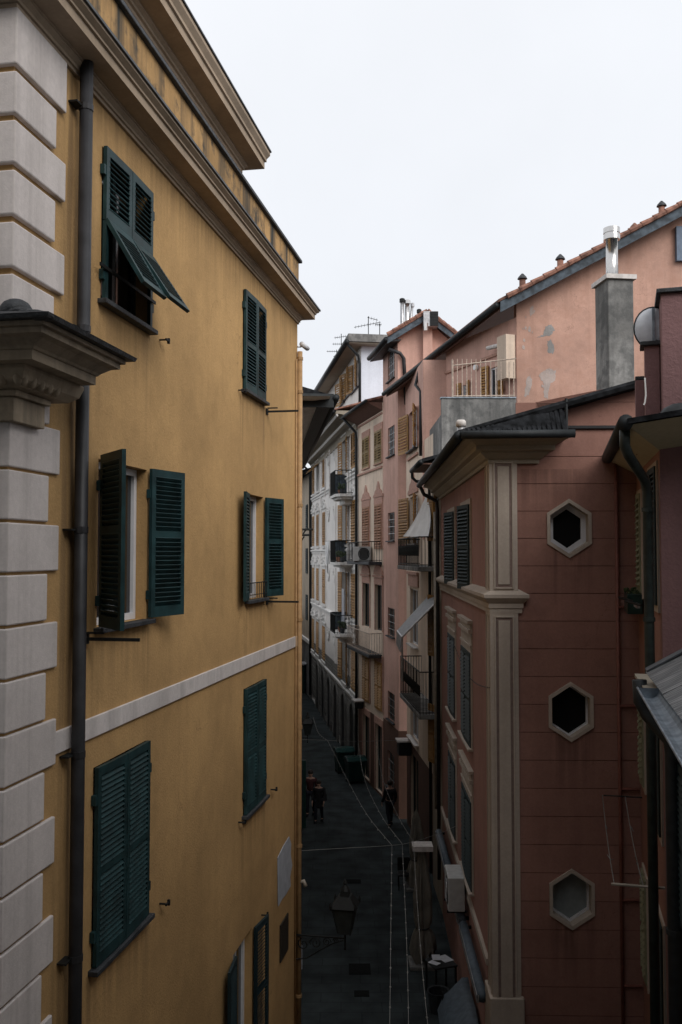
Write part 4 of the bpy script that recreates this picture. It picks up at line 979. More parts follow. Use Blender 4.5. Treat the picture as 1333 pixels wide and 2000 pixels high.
m.tube([(TF.t(885, 740), -.08, at(885, 713, 27.6).z), (TF.t(1010, 740), -.08, at(1010, 699, 27.6).z)], .022, 6)
m.tube([(TF.t(887, 740), -.08, tz1 + .05), (.02, -.08, tz1 + .07)], .022, 6); m.tube([(TF.t(885, 740), -.08, tz1), (TF.t(885, 740), -.08, at(885, 702, 27.6).z)], .03, 6)
m.build('terrace_fence', K['rail_white'], pb_, RT)
lp_ = RC.tz(933, 718)
tag(MB().tube([(lp_[0], .02, lp_[1]), (lp_[0], .12, lp_[1])], .09, 10).build('bulkhead_light', K['cloth'], None, RC.M), 'small white bulkhead light on the pink wall over the terrace', 'wall light')
# ornate balconies
def balcony(name_lab, parent, F, t0, t1, dd, zf, zr, Mr, metal, n, slabm, side=5, th=.14, crown=False):
    b = MB().box(t0, t1, 0, dd, zf - th, zf).build('balcony', slabm, parent, Mr, bevel=.015)
    m = MB(); railing(m, (t0+.03, dd-.03, 0), (t1-.03, dd-.03, 0), zf, zr, n); railing(m, (t0+.03, 0, 0), (t0+.03, dd-.03, 0), zf, zr, side); railing(m, (t1-.03, 0, 0), (t1-.03, dd-.03, 0), zf, zr, side)
    m.build('railing', metal, b)
    if crown:
        m = MB()
        for i in range(n):
            t = t0 + .03 + (t1-t0-.06)*(i+.5)/n; m.tube([(t + .06*math.cos(a), dd-.03, zf + (zr-zf)*.55 + .16*math.sin(a)) for a in [k*math.pi/4 for k in range(8)]], .010, 4, closed=True)
        m.build('scrollwork', metal, b)
    return b
bx = PF.t(852, 1085), PF.t(796, 1085)
balcony('', pb_, PF, -1.6, 3.2, .82, at(820, 1106, 29.6).z, at(820, 1050, 29.6).z, I4, K['iron'], 24, K['concrete'], side=8, crown=True)
balcony('', pb_, PF, -1.5, 3.0, .78, at(820, 1392, 29.6).z + .15, at(820, 1303, 29.6).z, I4, K['iron'], 22, K['concrete'], side=8, crown=True)

# ================================================================== PINK TOWER HOUSE
WF = Frame(2.3, 37.0, -0.46, 3.0)
tw = thing('pink_tower_house', WF.M, 'narrow plain pink tower house with small barred windows and a gabled roof', 'building')
LW = WF.t(749, 1000)
sops = []
for xa, yt, yb2 in ((764.5, 683, 742), (765, 833, 890), (765, 1001, 1056), (765, 1188, 1243), (765, 1353, 1408), (764, 1470, 1540)):
    a, b = sorted((WF.t(758, yt), WF.t(771, yt))); sops.append((a, b, WF.z(xa, yb2), WF.z(xa, yt)))
ez = at(757, 660, 36.6).z
wall_mb(0, LW, 0, ez + .1, sops, .2).build('wall', K['pink2'], tw)
body_mb(.0, LW, 5, 0, 10).build('side_wall', K['pink2'], tw)
wall_mb(0, LW, 0, 3.45, [o for o in sops if o[2] < 3.4 and o[3] < 3.45], .02, y=.014).build('dado', K['dado'], tw)
MB().box(9.0 - 2.3 - .9, 9.0 - 2.3 + .012, .001, .014, 0, 3.45).build('dado', K['dado'], tw, rel(WF, Frame(9.0, 37.0, -1, 0)))
for o_ in sops:
    window(tw, *o_, depth=.14, fm=K['frame_dark'], mull=1, bars=2, fw=.05); sill(tw, o_[0], o_[1], o_[2], K['slate'], d=.1)
    m = MB()
    for i in range(1, 4): t = o_[0] + (o_[1]-o_[0])*i/4; m.tube([(t, -.03, o_[2]), (t, -.03, o_[3])], .012, 5)
    for i in range(1, 4): z = o_[2] + (o_[3]-o_[2])*i/4; m.tube([(o_[0], -.03, z), (o_[1], -.03, z)], .012, 5)
    m.build('window_bars', K['galv'], tw)
TG = Frame(9.0, 37.0, -1, 0); RTG = rel(WF, TG)
rdg = at(835, 610, 36.6); el = at(757, 657, 36.6); er = at(902, 662, 36.6)
ti = lambda p: (9.0 - p.x, p.z)
MB().extrude([(9.0 - 2.3, 0, 0), (9.0 - er.x + .3, 0, 0), (9.0 - er.x + .3, 0, er.z - .1), (9.0 - rdg.x, 0, rdg.z - .18), (9.0 - 2.3, 0, el.z + .12)], (0, -.3, 0)).build('gable_wall', K['pink2'], tw, RTG)
tdir = Vector((-0.46, 3.0, 0)).normalized() * 3.8
W_ = lambda v: tuple(WF.M.inverted() @ Vector(v))
el2 = el + Vector((0, 0, .0))
rfw = slab('roof', K['tile'], tw, [W_(el2), W_(el2 + tdir), W_(rdg + tdir), W_(rdg)], .12)
slab('roof', K['tile'], tw, [W_(rdg), W_(rdg + tdir), W_(er + tdir), W_(er)], .12)
for a, b in ((el, rdg), (rdg, er)):
    MB().hexa([W_(a + Vector((0, -.05, -.30))), W_(b + Vector((0, -.05, -.30))), W_(b + Vector((0, -.004, -.30))), W_(a + Vector((0, -.004, -.30))), W_(a + Vector((0, -.05, -.02))), W_(b + Vector((0, -.05, -.02))), W_(b + Vector((0, -.004, -.02))), W_(a + Vector((0, -.004, -.02)))]).build('bargeboard', K['bargeboard'], tw)
    nn = 7
    for i in range(nn):
        p = a.lerp(b, i / nn); q = a.lerp(b, (i + 1) / nn); MB().tube([W_(p + Vector((0, -.05, .06))), W_(q + Vector((0, -.05, .05)))], [.10, .085], 6).build('verge_tile', K['tile'], rfw)
pipe(tw, [W_(el + Vector((-.05, -.05, -.12))), W_(el + tdir + Vector((-.05, 0, -.10)))], .10, K['gutter'], name='gutter')
slab('eave_soffit', K['gutter'], tw, [W_(el + Vector((0, 0, -.2))), W_(el + tdir + Vector((0, 0, -.2))), W_(el + tdir + Vector((.55, 0, -.1))), W_(el + Vector((.55, 0, -.1)))], .05)
pipe(tw, [W_(at(760, 682, 36.8)), W_(at(782, 690, 36.85)), W_(at(789, 700, 36.9)), W_(at(794, 790, 36.92))], .075, K['pipe'])
c0, c1 = at(827, 700, 36.7), at(845, 700, 36.7)
MB().hexa([W_((c0.x, 36.7, 17)), W_((c1.x, 36.7, 17)), W_((c1.x, 36.998, 17)), W_((c0.x, 36.998, 17)), W_((c0.x, 36.7, at(836, 640, 36.7).z)), W_((c1.x, 36.7, at(836, 640, 36.7).z)), W_((c1.x, 36.998, at(836, 640, 36.7).z)), W_((c0.x, 36.998, at(836, 640, 36.7).z))]).build('chimney_breast', K['pink2'], tw)
hp = at(842, 641, 36.4)
hd = thing('metal_extractor_hood', T(hp), 'boxy steel extractor hood on the gable peak of the pink tower house', 'extractor')
MB().box(-.30, .28, -.05, .5, .06, .68).build('housing', K['galv'], hd, bevel=.02)
MB().box(-.04, .29, -.08, -.052, .08, .66).build('grille', K['gutter'], hd)
m = MB()
for i in range(9): m.box(-.03, .28, -.095, -.081, .10 + i*.062, .125 + i*.062)
m.build('louvre', K['iron'], hd)
MB().lathe((-.2, 0, -.1), [(.10, 0), (.10, .3)], 10).build('duct', K['steel'], hd)
for i, (px, yt, yb3, r, mt, lab) in enumerate(((786, 585, 640, .085, 'galv', 'leftmost dull steel flue behind the pink tower roof'), (796, 588, 640, .10, 'steel', 'middle bright steel flue behind the pink tower roof'), (806, 594, 640, .06, 'galv', 'rightmost leaning thin flue behind the pink tower roof'), (819, 606, 640, .075, 'iron', 'short dark flue with cap beside the extractor hood'))):
    b = at(px if i != 2 else 801, yb3, 38.5); t_ = at(px, yt, 38.5)
    o = thing('steel_flue', T(b), lab, 'flue pipe'); MB().tube([(0, 0, -.8), (0, 0, 0), t_ - b], r, 9).build('pipe', K[mt], o, smooth=True)
    MB().lathe(t_ - b, [(r*1.4, -.12), (r*1.4, .02), (r*.8, .05)], 9).build('cap', K['iron'] if i in (0, 3) else K[mt], o)

# ================================================================== PAINTED HOUSE (cream with rose ornament)
q0 = WF.w(LW, 0, 0)
DF = Frame(q0.x - .02, q0.y + .03, -0.95, 4.6)
pd = thing('painted_house', DF.M, 'cream house front with rose painted window pediments and two narrow balconies', 'building')
LD = DF.t(700, 1000)
ca = sorted((DF.t(709.5, 1000), DF.t(722.5, 1000))); cb2 = sorted((DF.t(733.5, 1000), DF.t(747, 1000)))
dops = []
for zt, zb in ((DF.z(740, 841), DF.z(740, 905)), (DF.z(740, 985), DF.z(740, 1072)), (DF.z(740, 1142), DF.z(740, 1232)), (DF.z(740, 1292), DF.z(740, 1385)), (3.0, .1)):
    for cc_ in (ca, cb2): dops.append((cc_[0], cc_[1], zb, zt))
ZD = at(748, 787, 40.2).z
wall_mb(0, LD, 0, ZD, dops, .18).build('wall', K['cream'], pd); body_mb(0, LD, 6, 0, ZD).build('side_wall', K['cream'], pd)
wall_mb(.01, LD - .1, 0, 3.3, [o for o in dops if o[3] < 3.1], .02, y=.012).build('dado', K['dado'], pd)
for i, o_ in enumerate(dops):
    window(pd, *o_, depth=.16, fm=K['frame_dark'])
    r = i // 2
    if r in (0, 1, 3): closed_pair(pd, *o_, K['olive_wood'] if r == 0 else K['rust_wood'] if r == 1 else K['wood'], pitch=.11)
    m = MB(); e = .14; m.box(o_[0]-e, o_[0], .0, .03, o_[2], o_[3]).box(o_[1], o_[1]+e, 0, .03, o_[2], o_[3]).box(o_[0]-e, o_[1]+e, 0, .04, o_[3], o_[3]+.3)
    m.build('painted_surround', K['rose_paint'], pd)
    if r == 1: pediment(pd, o_[0], o_[1], o_[3] + .32, K['rose_paint'], h=.8)
    if r == 2:
        m = MB(); c = (o_[0]+o_[1])/2; m.extrude([(c + (o_[1]-o_[0])*.62*math.cos(a), .001, o_[3] + .45 + .45*math.sin(a)) for a in [math.pi*k/8 for k in range(9)]], (0, .06, 0)); m.box(o_[0]-.2, o_[1]+.2, 0, .1, o_[3]+.32, o_[3]+.42); m.build('pediment', K['rose_paint'], pd)
    if r == 0: sill(pd, o_[0], o_[1], o_[2], K['rose_paint'], d=.08)
MB().box(0.02, LD, 0, .07, DF.z(720, 922) - .04, DF.z(720, 922) + .05).box(.02, LD, 0, .04, ZD - .5, ZD - .42).build('string_course', K['rose_paint'], pd)
sd0 = DF.z(725, 835)
slab('roof', K['tile'], pd, [(-.1, .75, ZD + .1), (LD + .3, .75, ZD + .1), (LD + .3, -4.5, ZD + 1.5), (-.1, -4.5, ZD + 1.5)], .1)
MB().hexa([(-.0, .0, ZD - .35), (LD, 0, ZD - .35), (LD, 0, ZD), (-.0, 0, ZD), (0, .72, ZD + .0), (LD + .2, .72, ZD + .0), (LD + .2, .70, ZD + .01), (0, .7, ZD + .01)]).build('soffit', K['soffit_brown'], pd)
pipe(pd, [(-.15, .78, ZD + .02), (LD + .35, .78, ZD + .02)], .075, K['gutter'], name='gutter')
pipe(pd, [(LD - .05, .8, ZD), (LD - .02, .12, ZD - .7), (LD - .02, .1, ZD - 1.0), (LD - .02, .1, .2)], .065, K['gutter'])
bt_ = sorted((DF.t(749, 1080), DF.t(700, 1080)))
balcony('', pd, DF, .15, LD - .15, .6, DF.z(724, 1097, .4), DF.z(724, 1058, .4), I4, K['iron'], 20, K['slate'])
balcony('', pd, DF, .15, LD - .15, .6, DF.z(724, 1277, .4), DF.z(724, 1236, .4), I4, K['rail_white'], 18, K['slate'])
def ac_unit(M, lab, w=.85, h=.6, dpt=.32):
    o = thing('air_conditioner', M, lab, 'air conditioner', 'air conditioners')
    MB().box(-w/2, w/2, 0, dpt, 0, h).build('casing', K['acwhite'], o, bevel=.02)
    g_ = MB()
    for i in range(3): g_.tube([(-w*.14 + (.06+.07*i)*h/.6*math.cos(a), dpt + .012, h/2 + (.06+.07*i)*h/.6*math.sin(a)) for a in [k*math.pi/7 for k in range(14)]], .008, 5, closed=True)
    MB().tube([(-w*.14, dpt - .02, h/2), (-w*.14, dpt + .006, h/2)], h*.42, 20).build('fan_opening', K['gutter'], o); g_.build('fan_grille', K['galv'], o)
    MB().box(-w/2+.08, -w/2+.12, -.04, dpt + .02, -.05, -.002).box(w/2-.12, w/2-.08, -.04, dpt+.02, -.05, -.002).build('bracket', K['iron'], o)
    return o
zf = DF.z(724, 1097, .4)
ac_unit(DF.M @ T((2.3, .32, zf + .01)) @ RZ(R(58)), 'white air conditioner standing on the upper balcony of the painted house', w=.85, h=.66)

# ================================================================== WHITE STUCCO PALAZZO
q1 = DF.w(LD, 0, 0)
VF = Frame(q1.x - .02, q1.y + .05, -2.85, 21.8)
wh = thing('white_palazzo', VF.M, 'white stucco palazzo with amber shutters, curved balconies and deep coved eaves', 'building')
LV = VF.t(610, 1100)
ZV = at(700, 803, 44.8).z
cols = [(684, 697, 0), (664, 679, 1), (630, 637, 2), (618.5, 624.5, 3), (611.5, 615.5, 4)]
vops = []
rows_v = [(VF.z(690, 845), VF.z(690, 915)), (VF.z(690, 978), VF.z(690, 1060)), (VF.z(690, 1120), VF.z(690, 1205)), (VF.z(690, 1262), VF.z(690, 1345)), (3.1, .1)]
for xl, xr, ci in cols:
    a, b = sorted((VF.t(xl, 1081), VF.t(xr, 1081)))
    b = min(b, a + 1.7)
    for ri, (zt, zb) in enumerate(rows_v): vops.append((a, b, zb, zt, ci, ri))
wall_mb(0, LV, 0, ZV, [o[:4] for o in vops], .2).build('wall', K['white'], wh); body_mb(0, LV, 8, 0, ZV).build('side_wall', K['white'], wh)
for a, b, c, d, ci, ri in vops:
    window(wh, a, b, c, d, .18, K['frame_dark'])
    if ri < 4:
        if ci in (0, 2, 3, 4) and not (ci == 3 and ri == 0): closed_pair(wh, a, b, c, d, K['wood'], pitch=.13)
        elif ci == 1: leaf(wh, (a, .06, c), (b-a)/2, d-c, R(172), K['wood'], pitch=.13); leaf(wh, (b, .06, c), (b-a)/2, d-c, R(8), K['wood'], pitch=.13)
        else:
            o = leaf(wh, (a, .06, c + .9), b - a, d - c - .9, 0, K['wood'], pitch=.13, name='awning_shutter'); o.matrix_local = T((a, .06, d)) @ Matrix.Rotation(-R(180-50), 4, 'X')
        m = MB(); e = .16
        m.box(a-e, a, 0, .05, c-.1, d).box(b, b+e, 0, .05, c-.1, d).box(a-e, b+e, 0, .06, d, d+.2).box(a-e-.08, b+e+.08, 0, .13, d+.2, d+.28).box(a-e, b+e, 0, .14, c-.2, c-.08)
        if ri in (1, 2, 3):
            cc_ = (a+b)/2; m.extrude([(cc_ + (b-a)*.6*math.cos(t), .001, d + .28 + .42*math.sin(t)) for t in [math.pi*k/7 for k in range(8)]], (0, .09, 0))
            for k in range(5): m.ball((cc_ - .5 + .25*k, .1, d + .55 + .16*math.sin(k*1.3)), .11, n=6, m=4)
        m.build('stucco_surround', K['stucco'], wh)
for ri, (zt, zb) in enumerate(rows_v[:4]):
    z = zb - .55
    MB().run(0.02, LV, [(0, z), (.06, z), (.06, z+.1), (.14, z+.16), (.14, z+.24), (0, z+.3)]).build('string_course', K['stucco'], wh)
    m = MB()
    for i in range(28):                                    # swags of stucco between the windows
        f = (i % 14) / 13; t = (VF.t(655, 1081) if i < 14 else VF.t(643, 1081)) - .6 + 1.2*f; m.ball((t, .04, zt + .1 - .7*math.sin(math.pi*f)), .05 + .05*math.sin(math.pi*f), 1, .7, 1.2, 6, 4)
    tag(m.build('garland', K['stucco'], wh), kind='stuff')
for t in (.3, VF.t(681.5, 1081), VF.t(657, 1081), VF.t(628, 1081)):
    MB().box(t - .15, t + .15, 0, .07, 4.2, ZV - .6).build('lesene', K['white'], wh)
mm = MB()
for z in [0.5 + .42*i for i in range(9)]: mm.box(0.02, LV, 0.0, .05, z, z + .36)
tag(mm.build('rusticated_base', K['base_grey'], wh), kind='stuff')
for i in range(6):                                      # arched shop doorways in the base
    t = 1.4 + i * 3.3; w_ = .75
    arch = [(t - w_, 0.05), (t + w_, .05)] + [(t + w_*math.cos(math.pi*k/8), 2.3 + w_*math.sin(math.pi*k/8)) for k in range(9)]
    o = MB().extrude([(x, .052, z) for x, z in arch], (0, .02, 0)).build('shop_door', K['iron'], wh)
    m = MB(); ro, ri = w_ + .22, w_ + .0
    m.box(t - ro, t - ri, .051, .13, .02, 2.3).box(t + ri, t + ro, .051, .13, .02, 2.3)
    for k in range(8):
        a0, a1 = math.pi*k/8, math.pi*(k+1)/8
        m.hexa([(t+ri*math.cos(a0), .051, 2.3+ri*math.sin(a0)), (t+ro*math.cos(a0), .051, 2.3+ro*math.sin(a0)), (t+ro*math.cos(a0), .13, 2.3+ro*math.sin(a0)), (t+ri*math.cos(a0), .13, 2.3+ri*math.sin(a0)),
                (t+ri*math.cos(a1), .051, 2.3+ri*math.sin(a1)), (t+ro*math.cos(a1), .051, 2.3+ro*math.sin(a1)), (t+ro*math.cos(a1), .13, 2.3+ro*math.sin(a1)), (t+ri*math.cos(a1), .13, 2.3+ri*math.sin(a1))])
    m.build('door_surround', K['base_grey'], o)
cv = [(0, ZV - .9), (.08, ZV - .9), (.08, ZV - .75)] + [(.08 + 1.0*(1-math.cos(R(a))), ZV - .75 + .62*math.sin(R(a))) for a in range(15, 91, 15)] + [(1.15, ZV - .12), (1.15, ZV + .02), (0, ZV + .02)]
MB().run(-.02, LV, cv).build('coved_eaves', K['soffit'], wh)
MB().run(-.02, LV, [(.5, ZV - .5), (.56, ZV - .52), (.62, ZV - .44), (.55, ZV - .40)]).run(-.02, LV, [(.95, ZV - .24), (1.01, ZV - .27), (1.08, ZV - .18), (1.0, ZV - .13)]).build('cove_fillet', K['stucco'], wh)
pipe(wh, [(-.05, 1.2, ZV - .02), (LV, 1.2, ZV - .02)], .13, K['gutter'], name='gutter')
slab('roof', K['tile'], wh, [(-.1, 1.15, ZV + .1), (LV, 1.15, ZV + .1), (LV, -1.2, ZV + .75), (-.1, -1.2, ZV + .75)], .07)
pipe(wh, [(LV - .1, 1.2, ZV - .1), (LV - .1, .15, ZV - 1.0), (LV - .1, .12, .3)], .10, K['gutter'])
bv0, bv1 = VF.t(684, 1081), VF.t(668, 1081)
bl = []
for ys, yr in ((966, 921), (1098, 1056), (1236, 1200)):
    zf_ = at(668, ys, 46.6).z; zr_ = at(668, yr, 46.6).z
    b_ = MB()
    outl = [(1.0, 0), (1.0, .75), (1.3, .95), (3.3, .95), (3.7, .75), (3.7, 0)]
    b_.extrude([(t, y, zf_ - .14) for t, y in outl], (0, 0, .14)); b_.extrude([(t + (2.35-t)*.15, y*.85, zf_ - .26) for t, y in outl], (0, 0, .118)); b_.extrude([(2.35 + (t-2.35)*.55, y*.55, zf_ - .5) for t, y in outl], (0, 0, .238))
    bo = b_.build('balcony', K['stucco'], wh)
    m = MB()
    for i in range(len(outl)-1):
        L_ = math.hypot(outl[i+1][0]-outl[i][0], outl[i+1][1]-outl[i][1]); railing(m, (*outl[i], 0), (*outl[i+1], 0), zf_, zr_, max(2, int(L_/.13)), .010, .022)
    m.build('railing', K['iron'], bo)
    MB().box(3.74, 3.78, .03, .85, zf_ + .02, zr_ - .02).build('privacy_sheet', K['bargeboard'], bo)
    bl.append((zf_, zr_))
# attic storey
AF = Frame(at(706, 740, 45.6).x, 45.6, -1.9, 13.8)
la = AF.t(636, 770)
za1 = at(706, 676, 45.6).z; za0 = ZV + .2
aop = []
for xl, xr, yt, yb2 in ((691, 698, 708, 762), (677, 683, 725, 775), (668, 671, 745, 790)):
    a, b = sorted((AF.t(xl, 740), AF.t(xr, 740))); aop.append((a, b, AF.z((xl+xr)/2, yb2), AF.z((xl+xr)/2, yt)))
RA = rel(VF, AF)
wall_mb(0, la, za0 - 1, za1, aop, .2).build('attic_wall', K['white'], wh, RA)
bs = body_mb(0, la, 7, za0 - 1, za1); bs.build('attic_side_wall', K['blue_white'], wh, RA)
for a, b, c, d in aop:
    window(wh, a, b, c, d, .15, K['frame_dark'], M=RA); w = .95
    leaf(wh, (a, .06, c), w, d - c, R(168), K['wood'], RA, pitch=.12); leaf(wh, (b, .06, c), w, d - c, R(12), K['wood'], RA, pitch=.12)
    sill(wh, a, b, c, K['slate'], RA, ex=.7)
slab('attic_roof', K['concrete'], wh, [(-.7, .75, za1 + .45), (la + 3, .75, za1 + .45), (la + 3, -7, za1 + .45), (-.7, -7, za1 + .45)], .38, RA)
MB().box(-.6, la, .002, .7, za1 + .0, za1 + .06).box(-.6, -.002, -7, .0, za1 + .0, za1 + .06).build('attic_soffit', K['soffit'], wh, RA)
pipe(wh, [(-.75, .82, za1 + .04), (la + 3, .82, za1 + .04)], .12, K['gutter'], RA, name='gutter')
pipe(wh, [(-.5, .8, za1), (-.05, .15, za1 - .5), (-.03, .08, za1 - .9), (-.03, .08, za0)], .07, K['gutter'], RA)
# laundry, awnings and boxes on the palazzo balconies
zf_, zr_ = bl[1]
lt = thing('laundry', VF.M @ T((4.2, .9, zr_)), 'white laundry hanging beside the middle balcony of the white palazzo', 'laundry')
for i in range(3):
    m = MB(); n = 6; vs = []
    for j in range(5):
        for k in range(n): vs.append((i*.55 + k*.09, .04*math.sin(k*1.7 + j*.6), -j*(.30 if i != 1 else .42)))
    m.add(vs, [(j*n+k, j*n+k+1, (j+1)*n+k+1, (j+1)*n+k) for j in range(4) for k in range(n-1)]); m.add([(x, y+.012, z) for x, y, z in vs], [(j*n+k, (j+1)*n+k, (j+1)*n+k+1, j*n+k+1) for j in range(4) for k in range(n-1)])
    m.build('sheet', K['cloth'], lt, smooth=True)
MB().tube([(-.2, 0, .02), (2.2, 0, .02)], .01, 5).build('line', K['string'], lt)
zf_, zr_ = bl[0]
ft = thing('frame_pole', VF.M @ T((4.9, .8, zf_)), 'thin white pole frame rising past the top balcony of the white palazzo', 'pole frame')
MB().tube([(0, 0, 0), (0, 0, 2.6), (2.2, 0, 2.4), (2.2, 0, .2)], .03, 6).build('frame', K['flash'], ft)
for i, (bz, pots) in enumerate(((bl[0][0], 2), (bl[1][0], 3), (bl[2][0], 2))):
    for k in range(pots):
        o = thing('flower_pot', VF.M @ T((1.5 + .75*k, .55, bz)), '%s-potted plant %s the %s balcony of the white palazzo' % (('dark', 'clay', 'clay')[k], ('nearest to us on', 'in the middle of', 'at the far end of')[k], ('top', 'middle', 'lowest')[i]), 'flower pot', 'pots on the %s palazzo balcony' % ('top', 'middle', 'lowest')[i])
        MB().lathe((0, 0, 0), [(.10, 0), (.15, .26)], 9).build('pot', K['clay'] if k else K['slate'], o)
        m = MB()
        for j in range(14): m.ball((random.uniform(-.15, .15), random.uniform(-.15, .15), random.uniform(.28, .55)), .06, n=5, m=3)
        m.build('plant', K['leaf'], o)
zf_, zr_ = bl[2]
wp = thing('white_screen', VF.M @ T((2.2, .4, zf_ + .5)), 'pale square screen standing above the lowest balcony of the white palazzo', 'screen')
MB().box(-.45, .45, 0, .04, 0, 1.7).build('panel', K['marble'], wp); MB().tube([(-.4, .02, -.5), (-.4, .02, 0)], .02, 6).tube([(.4, .02, -.5), (.4, .02, 0)], .02, 6).build('leg', K['iron'], wp)
# aerials on the attic roof
def aerial(px, py0, py1, Y, lab, arms):
    b, t = at(px, py1, Y), at(px, py0, Y); o = thing('tv_aerial', T(b), lab, 'aerial', 'aerials on the white attic roof')
    h = t.z - b.z; MB().tube([(0, 0, -.6), (0, 0, h)], .022, 6).build('mast', K['iron'], o)
    for f, x0, x1, dz, k in arms:
        m = MB().tube([(x0, 0, h*f), (x1, 0, h*f + dz)], .016, 5)
        for i in range(k): x = x0 + (x1-x0)*(i+.5)/k; m.tube([(x, -.3, h*f + dz*(i+.5)/k), (x, .3, h*f + dz*(i+.5)/k)], .010, 4)
        m.build('boom', K['iron'], o)
aerial(720, 618, 655, 48, 'tall thin television aerial with a long crossing boom above the white attic', [(.42, -.75, .65, .28, 9), (.95, -.05, .5, -.15, 4)])
aerial(742, 632, 655, 48, 'short television aerial mast right of the tall one on the attic roof', [(.9, -.25, .1, 0, 4)])
aerial(667, 652, 692, 52, 'television aerial with stubby booms at the sloping attic eave', [(.8, -.4, .3, .1, 6), (.5, -.5, .1, 0, 5)])
aerial(658, 683, 705, 55, 'low television aerial leftmost above the attic eave', [(.85, -.6, .2, .0, 6), (.4, -.2, .2, 0, 3)])

# ================================================================== FAR CREAM HOUSE where the street bends
q2 = VF.w(LV, 0, 0)
QF = Frame(q2.x - .05, q2.y + .1, -2.6, 16.0)
fh = thing('far_cream_house', QF.M, 'far cream house with dark ground floor at the bend of the street', 'building')
ZQ = at(600, 925, 68.5).z
LQ = 20; qops = []
for t in (2.0, 6.0, 10.0, 14.0):
    for zb in (5.5, 9.0, 12.3): qops.append((t, t + 1.1, zb, zb + 1.9))
wall_mb(0, LQ, 3.9, ZQ, qops, .2).build('wall', K['cream2'], fh); body_mb(0, LQ, 8, 0, ZQ).build('side_wall', K['cream2'], fh)
MB().box(0, LQ, -.05, .03, 0, 3.9).build('ground_floor', K['concrete'], fh)
MB().box(0, LQ, 0, .15, 3.9, 4.15).build('string_course', K['stucco'], fh)
for o_ in qops: window(fh, *o_, depth=.15, fm=K['frame_dark']); closed_pair(fh, *o_, K['shutter_dk'], pitch=.14)
slab('roof', K['tile_dark'], fh, [(-.3, .9, ZQ + .1), (LQ, .9, ZQ + .1), (LQ, -6, ZQ + 2), (-.3, -6, ZQ + 2)], .2)
# unseen row house added along the left side, height set to block sky light
XF = Frame(-7.6, 86, 5.0, -46.5)
xh = thing('shading_row_house', XF.M, 'unseen low grey row house added beyond the dark-eaved house to shade the street', 'building')
xops = [(t, t + 1.1, z, z + 1.9) for t in (4, 9, 14, 19, 24, 29, 34, 39, 43) for z in (1.0, 4.4)]
wall_mb(0, 46, 0, 7.2, xops, .2).build('wall', K['cream2'], xh); body_mb(0, 46, 8, 0, 7.2).build('side_wall', K['cream2'], xh)
for o_ in xops: window(xh, *o_, depth=.15, fm=K['frame_dark'])
slab('roof', K['tile_dark'], xh, [(-.3, .5, 7.3), (46, .5, 7.3), (46, -8, 9.3), (-.3, -8, 9.3)], .15)

# house closing the street beyond the bend
ZF = Frame(-5.3, 100, -1, 0)
zh = thing('closing_house', ZF.M, 'pale house closing the far end of the street beyond the bend', 'building')
zops = [(t, t + 1.1, z, z + 1.9) for t in (1.5, 4.5, 7.5) for z in (1.2, 4.8, 8.4, 12)]
wall_mb(0, 10.5, 0, 15, zops, .2).build('wall', K['cream'], zh); body_mb(0, 10.5, 8, 0, 15).build('side_wall', K['cream'], zh)
for o_ in zops: window(zh, *o_, depth=.15, fm=K['frame_dark']); closed_pair(zh, *o_, K['wood'], pitch=.14)
slab('roof', K['tile'], zh, [(-.4, .6, 15.1), (10.9, .6, 15.1), (10.9, -8, 17.4), (-.4, -8, 17.4)], .15)
# ================================================================== unseen house behind the viewpoint, its height set to shade the lane
BF = Frame(16, -0.9, -1, 0)
BF = Frame(-16, -0.9, 1, 0)
bb = thing('shading_house', BF.M, 'unseen stone-coloured house behind the viewpoint, its height and added wing shading the lane', 'building')
MB().box(0, 32, -.3, 0, 0, 20).build('wall', K['concrete'], bb)
MB().box(0, 32, -8, -.302, 0, 20).box(21.9, 31, .002, 9.2, 0, 16.3).build('side_wall', K['concrete'], bb)  # second box: wing added out of view on the right to block the sun
slab('roof', K['tile'], bb, [(-.3, .4, 20.1), (32.3, .4, 20.1), (32.3, -8, 22), (-.3, -8, 22)], .15)

